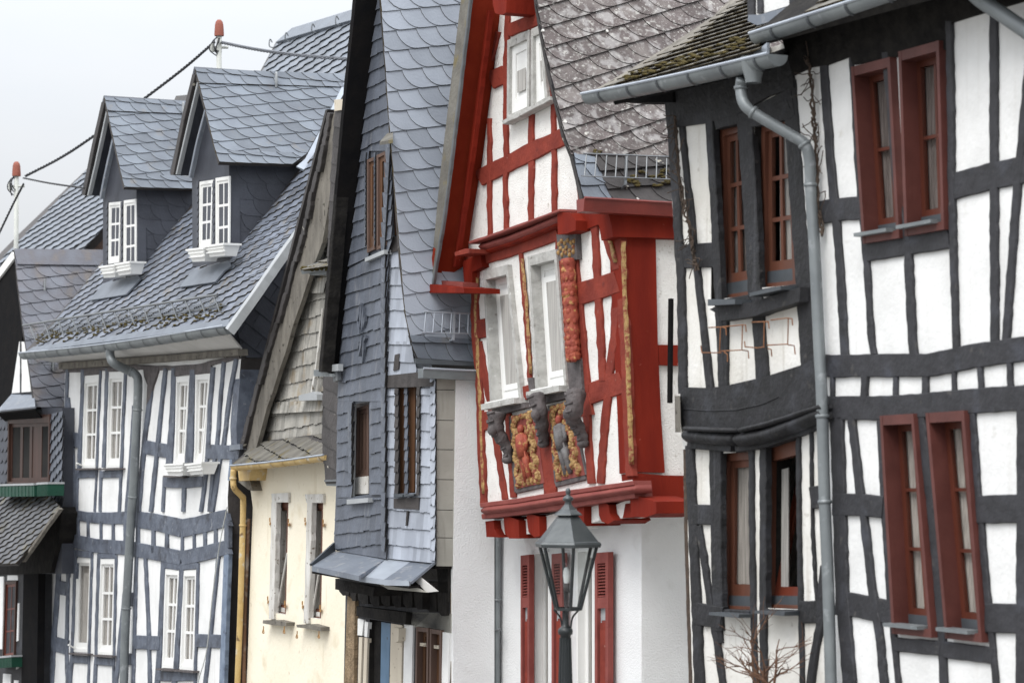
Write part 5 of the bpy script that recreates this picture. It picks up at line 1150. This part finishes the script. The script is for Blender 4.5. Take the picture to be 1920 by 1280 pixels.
# dormer 2 (nearer)
def build_dormer(c, apx, vbx, vr, lpx, cheek, front, strips, wins, n1, n2, rows):
    pf, rR, rL, dm = dormer(c, apx, vbx, vr, lpx, cheek, wins, front, n1, n2, rows, None)
    for st in strips: beam(HA, st[0], pf, st[1], list(st[2:]), .215 if st[0] != 'slate_dk' else .23, .05, 'verge_strip', jit=.2)
    cc = pf.hit(*cheek[0], -.0); pc = sideplane(cc)
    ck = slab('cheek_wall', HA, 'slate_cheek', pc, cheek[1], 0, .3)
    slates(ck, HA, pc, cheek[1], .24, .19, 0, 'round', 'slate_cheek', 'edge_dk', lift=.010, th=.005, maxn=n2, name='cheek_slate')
    for q in wins: window(HA, pf, q, w=.02, depth=.014, cas=.04, cols=2, rows=3, cm='winwhite', sm='winwhite', st=.035, mun=.03, flat=True, panes=['curtaindk', 'blind'], casback=.005, rail=.02)
    for k in range(9):
        y = wins[0][1] + 6 + k * 13.5
        for x in (wins[0][0] - 4, (wins[0][2] + wins[1][0]) / 2 - 1):
            u, v = pf.uv(x, y, .02); P = [(u - .05, v + .05), (u - .045, v - .02), (u, v - .05), (u + .045, v - .02), (u + .05, v + .05)]
            b = MB(); top = [pf.P(*p, .018 + .006 * (p[1] < v)) for p in P]; b.prism(top, [p - pf.n * .008 for p in top], 0, 1); b.build('edge_slate', ['slate_cheek', 'edge_dk'], dm)
    return pf, rR, dm
pf2, rR2, dm2 = build_dormer(D2c, (366, 129), (411, 304), [366, 129, 411, 304, 545, 308, 570, 300, 620, 216, 656, 139], (320, 328),
    ((430, 400), [430, 306, 562, 312, 560, 325, 431, 489]), [361, 500, 360, 330, 384, 205, 411, 290, 431, 306, 432, 489, 400, 497],
    [('slate_dk', 6, 363, 140, 342, 225, 322, 328), ('trim', 2.2, 370, 155, 350, 240, 330, 327), ('zincblue', 3, 384, 206, 366, 275, 354, 333)],
    [[374, 341, 399, 337, 395, 462, 373, 466], [404, 334, 430, 330, 429, 480, 404, 484]], 75, 30,
    [[366, 129, 373, 156, 644, 163, 656, 139], [373, 155, 404, 283, 576, 287, 644, 162], [404, 282, 411, 304, 548, 308, 572, 290, 576, 287]])
pf1, rR1, dm1 = build_dormer(D1c, (196, 183), (233, 351), [196, 183, 233, 351, 366, 354, 366, 190], (154, 366),
    ((256, 420), [256, 352, 370, 356, 366, 392, 257, 516]), [193, 530, 193, 365, 211, 258, 234, 335, 256, 352, 258, 516, 225, 522],
    [('slate_dk', 6, 193, 192, 174, 275, 156, 366), ('trim', 2.2, 200, 206, 182, 290, 164, 367), ('zincblue', 3, 211, 260, 196, 325, 187, 373)],
    [[204, 380, 226, 378, 223, 492, 203, 495], [232, 376, 254, 373, 254, 511, 231, 515]], 60, 16,
    [[196, 183, 201, 208, 366, 214, 366, 190], [201, 207, 228, 330, 366, 331, 366, 213], [228, 329, 233, 351, 366, 354, 366, 330]])
for pf, x, y in ((pf2, 516, 158), (pf1, 342, 212)):
    rr_ = rR2 if pf is pf2 else rR1; b = MB(); p = rr_.hit(x, y, .02); b.tube(smooth_pts([p - rr_.v * .05, p + rr_.n * .06, p + rr_.n * .05 + Z * .10, p + rr_.n * .02 + Z * .10, p + rr_.n * .02], 4), .013, 6); b.build('roof_hook', 'trim', HA)
slab('valley_flashing', HA, 'zinclight', rR2, [652, 140, 664, 138, 618, 226, 583, 300, 570, 318, 556, 312, 572, 298, 612, 222], .03, .02)
slab('flashing', HA, 'zincdull', rA, [336, 538, 360, 508, 428, 488, 434, 498, 420, 508, 403, 528], .05, .02, jit=.3); slab('flashing', HA, 'zincdull', rA, [168, 563, 192, 533, 258, 515, 263, 522, 236, 552], .05, .02, jit=.3)
slates(roofA, HA, rA, [62, 655, 425, 608, 566, 414, 580, 392, 258, 470, 196, 486, 115, 585], .19, .155, 16, 'saw', 'slate_a', 'edge', lift=.022, th=.009, hj=.1, maxn=135)
slates(roofA, HA, rA, [566, 414, 598, 330, 620, 250, 560, 322, 430, 488, 480, 535], .19, .155, 16, 'saw', 'slate_a', 'edge', lift=.022, th=.009, hj=.1)
slates(roofA, HA, rA, [258, 516, 362, 500, 362, 385, 300, 450], .19, .155, 16, 'saw', 'slate_a', 'edge', lift=.022, th=.009, hj=.1)
slab('eaves_sheet', HA, 'zincdull', rA, [62, 650, 430, 598, 428, 611, 46, 660], .045, .02)
mb = MB()
for k in range(230):
    t = R.random(); x = 66 + t * 350; y = 646 - t * 52 + R.gauss(-12, 7); u, v = rA.uv(x, y, .03); s = R.uniform(.008, .02)
    mb.blob(rA.P(u, v, .032), s * 1.6, s, s * .6, 5)
mb.build('moss', 'moss', roofA, kind='stuff')
beam(HA, 'trim', rA, 4.5, [567,414,520,480,470,552,424,616], .07, .10, 'verge_trim', jit=.2)
# slate clad gable end
sA = sideplane(pA.hit(452, 660, 0))
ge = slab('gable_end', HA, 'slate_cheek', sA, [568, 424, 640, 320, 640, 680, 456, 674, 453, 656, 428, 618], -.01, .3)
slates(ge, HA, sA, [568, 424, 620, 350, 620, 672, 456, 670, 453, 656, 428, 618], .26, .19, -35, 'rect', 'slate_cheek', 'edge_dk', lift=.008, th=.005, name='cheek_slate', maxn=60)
slab('side_wall', HA, 'blue', sA, [453, 672, 520, 672, 480, 860, 446, 860, 443, 800], -.03, .2)
# snow guard with fine mesh
pg = facade(pA.o.x - .36)
def sg(x): return (x, 610 - (x - 43) * .1585)
T = [pg.hit(x, sg(x)[1]) for x in (43, 150, 260, 408)]; Bm = [pg.hit(x, sg(x)[1] + 30 - (x - 43) * .006) for x in (58, 160, 270, 425)]
b = MB(); b.tube(T, .016, 6); b.tube([p + Z * .03 for p in Bm], .006, 5)
sgd = b.build('snow_guard', 'steel', HA)
mbm = MB()
for k in range(90):
    x = 46 + k * 4.03; p = pg.hit(*sg(x)); mbm.tube([p, pg.hit(x + 9, sg(x)[1] + 24)], .0028, 4, caps=False)
for f in (.25, .5, .75): mbm.tube([p.lerp(q, f) for p, q in zip(T, Bm)], .003, 4)
mbm.build('guard_mesh', 'steel', sgd, kind='stuff')
for k in range(14):
    x = 55 + k * 26.5; y = sg(x)[1]; b = MB()
    b.tube(smooth_pts([pg.hit(x, y, .0), pg.hit(x + 7, y + 16, .03), pg.hit(x + 12, y + 30, .04), pg.hit(x + 19, y + 35, .0), pg.hit(x + 27, y + 26, -.08)], 3), .009, 5); b.build('guard_bracket', 'steel', sgd)
# white flower boxes
def flower_box(pf, q, w, dep, label, dmg=False):
    B = Bil(pf, wquad(pf, q, w)); b = MB(); W, H = B.W, B.H; t = .012
    b.box([B.P(W * .06, 0, w - dep * .85), B.P(W * .94, 0, w - dep * .85), B.P(W, H, w - dep), B.P(0, H, w - dep), B.P(W * .06, 0, w - dep * .15), B.P(W * .94, 0, w - dep * .15), B.P(W, H, w), B.P(0, H, w)])
    o = b.build('flower_box', 'winwhite', None); tag(o, label, 'flower box', 'white flower boxes')
    r = MB(); B.box(r, -.012, W + .012, H - .02, H + .004, w - dep - .012, w + .012); r.build('rim', 'winwhite', o)
    for k in (1, 2):
        r = MB(); B.box(r, W * .03, W * .97, H * k / 3.2, H * k / 3.2 + .012, w - .03, w + .004); r.build('ridge', 'winwhite', o)
    e = MB(); B.box(e, .02, W - .02, H - .018, H + .006, w - dep + .015, w - .015); e.build('soil', 'moss', o)
flower_box(pA, [306, 870, 344, 868, 340, 891, 310, 890], .24, .2, 'white flower box under the window nearest the blue house downpipe')
flower_box(pA, [348, 870, 379, 866, 377, 888, 352, 890], .24, .2, 'white flower box under the last upper window before the corner of the blue timbered house')
flower_box(pf2, [350, 468, 383, 464, 381, 489, 355, 491], .30, .2, 'cracked white flower box at the left window of the nearer dormer')
flower_box(pf2, [385, 461, 420, 456, 419, 479, 387, 482], .28, .2, 'white flower box at the right window of the nearer dormer')
flower_box(pf1, [187, 500, 214, 496, 213, 519, 189, 521], .28, .2, 'white flower box at the left window of the farther dormer')
flower_box(pf1, [216, 495, 244, 490, 243, 513, 217, 517], .26, .2, 'white flower box at the right window of the farther dormer')

# ================================================================== house G : roof standing behind
pG = facade(16.0)
HG = thing('slate_roofed_house', 'house behind the dormers showing only its blue slate roof and ridge', 'house', base(pG, 600), 'houses in the row')
rG = slope_street(at(480, 135, 40), 52)
U = [rG.uv(x, y, 0) for x, y in pts2([474, 160, 518, 78, 548, 54, 664, 18, 760, -12, 800, 200])]
b = MB(); b.prism([rG.P(*u, 0) for u in U], [rG.P(*u, -4) for u in U]); rg = b.build('roof', 'slate_dk', HG)
slates(rg, HG, rG, [474, 165, 518, 78, 664, 34, 740, 10, 740, 235], .30, .25, 15, 'saw', 'slate_d', 'edge_dk', lift=.03, th=.014, maxn=160)
slab('ridge_sheet', HG, 'slate_d', rG, [517, 79, 547, 53, 664, 17, 740, -5, 740, 12, 664, 36, 560, 66], .07, .05)
for x, y in ((515, 90), (545, 78), (595, 62), (640, 48)):
    p = rG.hit(x, y, .03); b = MB(); b.tube(smooth_pts([p, p + rG.n * .08 - rG.v * .04, p + rG.n * .10 + Z * .07, p + rG.n * .05 + Z * .05], 4), .009, 6); b.build('roof_hook', 'steel', HG)
slab('wall', HG, 'white', pG, [480, 250, 800, 200, 800, 1000, 480, 1000], -.3, 3)

# ================================================================== house Y : far roof on the left
pY = facade(14.5)
HY = thing('slate_roofed_house', 'farthest house with a big wet looking slate roof and brown gable', 'house', base(pY, 60), 'houses in the row')
rY = slope_street(at(20, 520, 46), 50)
U = [rY.uv(x, y, 0) for x, y in pts2([210, 268, 160, 320, 107, 370, 37, 437, 0, 475, -60, 535, -60, 640, 110, 480, 150, 470, 192, 426, 215, 400])]
b = MB(); b.prism([rY.P(*u, 0) for u in U], [rY.P(*u, -.15) for u in U]); ry = b.build('roof', 'slate_dk', HY)
slates(ry, HY, rY, [208, 270, 160, 320, 0, 475, -30, 505, -30, 612, 150, 472, 192, 426, 215, 400], .30, .25, 14, 'saw', 'slate_d', 'edge_dk', lift=.035, th=.018, maxn=260)
sY = sideplane(rY.hit(192, 426, -.1))
slab('gable_wall', HY, 'brownmauve', sY, [100, 500, 150, 468, 193, 428, 240, 400, 240, 640, 100, 640], -.05, .3)
beam(HY, 'orangewood', sY, 4, [146,470,168,452,194,430], .03, .1, 'barge_board'); beam(HY, 'tar', sY, 4, [138,472,166,446,194,424], .06, .1, 'barge_board')
slab('wall', HY, 'white', pY, [-200, 640, 240, 560, 240, 1000, -200, 1000], -.6, 3)

# ================================================================== house Z : leftmost
pZ = facade(11.0)
HZ = thing('slate_clad_house', 'leftmost dark gabled house with brown windows and slate covered pent roof', 'house', base(pZ, 30), 'houses in the row')
e0 = pZ.hit(65, 765, .1); rZ = Plane(e0, Q, pZ.hit(27, 468, .1) - e0)
VZ = [27, 468, 30, 495, 33, 530, 38, 570, 43, 612, 50, 655, 57, 705, 62, 745, 66, 764, 130, 764, 200, 764, 200, 470]
U = [rZ.uv(x, y, 0) for x, y in pts2(VZ)]
b = MB(); b.prism([rZ.P(*u, 0) for u in U], [rZ.P(*u, -.05) for u in U]); rz = b.build('roof', 'slate_dk', HZ)
slates(rz, HZ, rZ, [27, 470, 33, 530, 43, 612, 57, 705, 66, 763, 128, 763, 200, 640, 200, 470], .21, .19, 10, 'round', 'slate_z', 'edge_dk', lift=.02, th=.01, maxn=120)
slab('ridge_sheet', HZ, 'slate_z', rZ, [27, 466, 200, 468, 200, 497, 33, 495], .045, .02)
snow_guard(HZ, rZ, [(55, 672), (125, 676)], [(56, 682), (125, 685)], 8, .1, (.6,))
for x, y in ((82, 535), (98, 685)):
    p = rZ.hit(x, y, .03); b = MB(); b.tube([p, p + rZ.n * .08 + Z * .05, p + rZ.n * .06 - Z * .1], .014, 6); b.build('roof_hook', 'trim', HZ)
wall('wall', HZ, 'slate_cheek', pZ, [-200, 760, -60, 560, 27, 470, 43, 612, 57, 705, 66, 764, 116, 764, 116, 1075, 70, 1075, 70, 1500, -200, 1500], (), .2)
s0, s1 = pZ.hit(20, 742, .0), pZ.hit(30, 490, 0); pZS = Plane(s0, Q, s1 - s0)
slab('soffit', HZ, 'tar', pZ, [27, 470, 31, 500, 44, 620, 34, 690, 22, 740, -10, 770, -60, 800, -60, 560], .03, .05)
beam(HZ, 'winwhite', pZ, 11, [-40,560,0,510,26,476], .06, .05, 'verge_trim', jit=.2)
slab('plaster_infill', HZ, 'white', pZ, [36, 640, 50, 640, 57, 734, 22, 737], .045, .02, jit=.3); beam(HZ, 'black', pZ, 2, [38,640,38,737], .05, .02)
lz = [pZ.hit(22, 738, .03), pZ.hit(64, 740, .03), pZ.hit(66, 762, .30), pZ.hit(-6, 770, .34)]
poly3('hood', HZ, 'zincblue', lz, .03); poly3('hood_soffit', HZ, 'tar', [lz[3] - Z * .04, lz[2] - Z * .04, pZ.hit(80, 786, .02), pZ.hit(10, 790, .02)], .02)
zw = [15, 778, 93, 776, 91, 906, 13, 908]
window(HZ, pZ, zw, w=.06, depth=.04, cas=.05, top=.12, bot=.04, cols=4, rows=1, cm='brownz', sm='brownz', st=.05, mun=.13, flat=True, panes=['interior', 'interior', 'brownz'])
slates(HZ, HZ, pZ, [93, 776, 116, 770, 114, 955, 92, 930], .16, .13, 20, 'scallop', 'slate_wall', 'edge_dk', w0=.02, lift=.03, th=.012, maxn=40, name='wall_slate')
slates(HZ, HZ, pZ, [-40, 776, 14, 776, 12, 906, -40, 906], .2, .16, 0, 'scallop', 'slate_cheek', 'edge_dk', w0=.02, lift=.02, th=.01, maxn=30, name='wall_slate')
def planter(q, w, label):
    B = Bil(pZ, wquad(pZ, q, w)); b = MB(); B.box(b, 0, B.W, 0, B.H, w - .22, w); o = b.build('planter_box', 'green', None); tag(o, label, 'planter', 'green planter boxes')
    r = MB(); B.box(r, -.01, B.W + .01, B.H - .015, B.H + .012, w - .225, w + .01); r.build('rim', 'trim', o)
    n = 12
    for k in range(n):
        r = MB(); x = B.W * (k + .5) / n; B.box(r, x - .008, x + .008, .0, B.H - .02, w - .005, w + .006); r.build('ridge', 'green', o)
planter([-12, 909, 64, 907, 64, 930, -12, 931], .30, 'long green planter box under the brown window row of the leftmost house')
planter([70, 906, 90, 905, 90, 929, 70, 930], .30, 'short green planter box at the right end of the brown window row')
planter([-12, 1232, 22, 1229, 22, 1250, -12, 1252], .2, 'small green planter box below the narrow ground floor window at the picture edge')
lp = [pZ.hit(-40, 930, .03), pZ.hit(92, 928, .03), pZ.hit(112, 950, .10), pZ.hit(28, 1054, .75), pZ.hit(-40, 1056, .75)]
kp = Plane(lp[3], lp[3] - lp[4], pZ.hit(40, 928, .03) - lp[3])
pent = poly3('pent_roof', HZ, 'slate_dk', [kp.hit(-40, 928, -.01), kp.hit(92, 926, -.01), kp.hit(112, 950, -.01), kp.hit(29, 1055, -.01), kp.hit(-40, 1057, -.01)], .06)
slates(pent, HZ, kp, [-40, 928, 92, 926, 112, 950, 29, 1055, -40, 1057], .21, .15, 20, 'saw', 'slate_pent', 'edge', lift=.026, th=.011, hj=.1, maxn=90)
slab('fascia', HZ, 'blackold', pZ, [112, 950, 116, 962, 110, 1010, 94, 1074, 44, 1076, -40, 1076, -40, 1058, 30, 1055], .06, .3)
beam(HZ, 'oldwood', pZ, 4, [110,953,80,995,40,1052], .62, .05, 'barge_board')
gz = [9, 1090, 30, 1088, 26, 1232, 4, 1236]
slab('ground_wall', HZ, 'black', pZ, [-100, 1074, 72, 1074, 67, 1500, -100, 1500], .02, .2)
slab('corner_post', HZ, 'tar', pZ, [44, 1075, 72, 1075, 69, 1280, 66, 1500, 36, 1500, 40, 1280], .05, .1)
window(HZ, pZ, gz, w=.05, depth=.02, cas=.04, cols=2, rows=3, cm='brownz', sm='brownwin', st=.04, flat=True, panes=['interior', 'interior', 'brownz'])
for q in ([-30, 1080, 7, 1080, 4, 1216, -30, 1216], [14, 1078, 33, 1078, 33, 1087, 13, 1087], [33, 1130, 36, 1130, 34, 1200, 31, 1202], [33, 1228, 36, 1228, 34, 1252, 30, 1254], [6, 1262, 20, 1263, 16, 1400, 0, 1400], [26, 1274, 34, 1275, 30, 1400, 20, 1400]):
    slab('plaster_infill', HZ, 'white', pZ, q, .034, .03, jit=.3)

# ================================================================== masts, cables, lamp
def mast(x, ytop, ybot, Y, label, r=.035):
    t, bt = at(x, ytop, Y), at(x, ybot, Y); k = Y / FPX
    o = thing('roof_mast', label, 'mast', bt - Z * 2.0, 'roof masts carrying the cables')
    b = MB(); b.tube([bt - Z * 2, t + Z * -.05], r, 12); b.build('pole', 'mast', o, smooth=True)
    c = MB(); c.lathe(t - Z * .02, [(-.15, r * 1.75), (-.13, r * 1.85), (.0, r * 1.6), (.04, r * 1.3), (.065, r * .7), (.07, .001)], 14); c.build('cap', 'terracotta', o, smooth=True)
    q = t - Z * .32; c = MB(); c.tube([q - RT * .12, q + RT * .12], .02, 6); c.tube([q + RT * -.09 - Z * .06, q + RT * -.09 + Z * .05], .03, 8); c.build('cross_arm', 'mast', o)
    w_ = MB(); rr = random.Random(int(x))
    for k2 in range(5): w_.tube(smooth_pts([t - Z * .17 + RT * rr.uniform(-.03, .03), t - Z * .24 + RT * rr.uniform(-.1, .03) - V((0, .05, 0)), t - Z * .36 + RT * rr.uniform(-.12, 0) - V((0, .06, 0)), t - Z * rr.uniform(.35, .46) + RT * rr.uniform(-.1, .05)], 4), .008, 5)
    w_.build('wire_loop', 'cable', o); return t
mast(411, 44, 132, 33.5, 'taller pale roof mast with terracotta cap rising behind the nearer dormer'); mast(31, 309, 470, 37.7, 'pale roof mast with terracotta cap on the leftmost slate roof')
def cable(label, pts, r, mat='cable', n=8):
    P = smooth_pts([at(*p) for p in pts], 30); b = MB()
    for j in range(3):
        q = []
        for i, p in enumerate(P):
            a = i * .9 + j * 2.094; q.append(p + Z * math.cos(a) * r * .6 + RT * math.sin(a) * r * .6)
        b.tube(q, r * .62, 5)
    o = b.build('overhead_cable', mat, None); tag(o, label, 'cable', 'overhead cables between the roof masts')
cable('black twisted cable sagging between the two roof masts', [(402, 79, 33.5), (345, 128, 34), (272, 184, 34.6), (180, 252, 35.3), (115, 295, 35.9), (48, 330, 36.4)], .018)
cable('grey twisted cable running right from the taller mast', [(415, 80, 33.5), (480, 93, 32), (560, 104, 30.5), (660, 112, 29)], .02, 'cablegrey')
cable('thin cable from the lower mast to the farther dormer', [(44, 334, 36.4), (95, 344, 35), (158, 353, 33.8)], .012)
cable('cable dropping to the left from the lower mast', [(44, 345, 36.4), (26, 380, 37), (-10, 455, 38)], .015)
b = MB(); b.tube(smooth_pts([pA.hit(x, y, .06) for x, y in ((426, 950), (412, 1020), (399, 1110), (388, 1215), (375, 1265), (366, 1300))], 5), .006, 5)
tag(b.build('thin_wire', 'mast', None), 'thin pale wire hanging down the right end of the blue timbered wall', 'wire')

Yl = 17.5; kx_ = Yl / FPX
lx = at(1062, 1100, Yl).x
def lz_(y): return at(1062, y, Yl).z
LP = thing('street_lamp', 'old fashioned dark green street lamp with a six sided glass lantern', 'street lamp', (lx, Yl, ground_z(Yl)))
C0 = V((lx, Yl, 0)); ax = V((lx + 4 * kx_, Yl, 0))
def ring(z, rad, rot=math.radians(9)): return [V((lx + .012 + math.sin(rot + i * math.pi / 3) * rad, Yl - math.cos(rot + i * math.pi / 3) * rad, z)) for i in range(6)]
px = kx_
def loft(name, mat, secs):
    b = MB(); k = 0
    for (z0, r0), (z1, r1) in zip(secs, secs[1:]):
        A, C = ring(z0, r0), ring(z1, r1); b.add(A + C, [[i, (i + 1) % 6, 6 + (i + 1) % 6, 6 + i] for i in range(6)])
    o = b.build(name, mat, LP); return o
z = lz_
loft('lantern_roof', 'ironroof', [(z(1025), 64 * px), (z(1019), 66 * px), (z(1015), 63 * px), (z(1014), 60 * px), (z(968), 22 * px), (z(966), 18 * px)])
loft('roof_cap', 'ironroof', [(z(967), 18 * px), (z(965), 28 * px), (z(963), 27 * px), (z(955), 16 * px), (z(945), 7 * px), (z(943), 5 * px)])
b = MB(); b.lathe(V((lx + .012, Yl, 0)), [(z(945), 5 * px), (z(942), 7 * px), (z(940), 4.5 * px), (z(938), 9 * px), (z(934), 10.5 * px), (z(931), 8 * px), (z(928), 3.5 * px), (z(926), 3.4 * px), (z(924), 4.6 * px), (z(919), 4.8 * px), (z(915), 3 * px), (z(914), .001)], 16); b.build('finial', 'ironroof', LP, smooth=True)
T_, B_ = ring(z(1022), 57 * px), ring(z(1140), 25 * px)
for i in range(6):
    b = MB(); b.tube([T_[i], B_[i]], 3.1 * px, 4); b.build('lantern_bar', 'iron', LP)
    g = MB(); j = (i + 1) % 6; cc = (T_[i] + T_[j] + B_[i] + B_[j]) / 4; q = [p + (cc - p) * .05 for p in (T_[i], T_[j], B_[j], B_[i])]; nn = (q[1] - q[0]).cross(q[2] - q[0]).normalized() * .002
    g.prism(q, [p + nn for p in q]); g.build('lantern_pane', 'lampglass', LP)
loft('lantern_base', 'iron', [(z(1138), 26.5 * px), (z(1138.5), 27.5 * px), (z(1143), 27.5 * px), (z(1144), 20 * px), (z(1143), .001)])
b = MB(); b.lathe(V((lx, Yl, 0)), [(z(1095), 3 * px), (z(1090), 5 * px), (z(1078), 6.5 * px), (z(1070), 6 * px), (z(1064), 4 * px), (z(1062), .001)], 14); b.build('bulb', 'bulb', LP, smooth=True)
b = MB(); b.lathe(V((lx, Yl, 0)), [(z(1142), 3 * px), (z(1110), 3 * px), (z(1110), 6 * px), (z(1093), 6 * px), (z(1092), .001)], 12); b.build('bulb_holder', 'greydark', LP, smooth=True)
for s in (-1, 1, 0):
    b = MB(); dx = V((s * 1.0, 0 if s else -1, 0)); Pp = [C0 + dx * 24 * px + Z * z(1142), C0 + dx * 20 * px + Z * z(1146), C0 + dx * 12 * px + Z * z(1156), C0 + dx * 9 * px + Z * z(1168), C0 + dx * 8 * px + Z * z(1178)]
    b.tube(smooth_pts(Pp, 4), 2.0 * px, 6); b.build('scroll_arm', 'iron', LP)
b = MB(); b.lathe(C0 - V((2 * px, 0, 0)), [(ground_z(Yl), .11), (ground_z(Yl) + .5, .10), (ground_z(Yl) + .6, .06), (z(1200), 9.5 * px), (z(1190), 10 * px), (z(1188), 13.5 * px), (z(1182), 14 * px), (z(1178), 13 * px), (z(1175), 9 * px), (z(1170), 6 * px), (z(1140), 5.5 * px)], 20); po = b.build('post', 'iron', LP, smooth=True)
for k in range(12):
    a = 2 * math.pi * k / 12; d = V((math.sin(a), -math.cos(a), 0)); b = MB(); c = C0 - V((2 * px, 0, 0))
    b.tube([c + d * .058 + Z * (ground_z(Yl) + .65), c + d * 9.6 * px + Z * z(1195)], .006, 5); b.build('flute', 'iron', po)
flush_stuff()
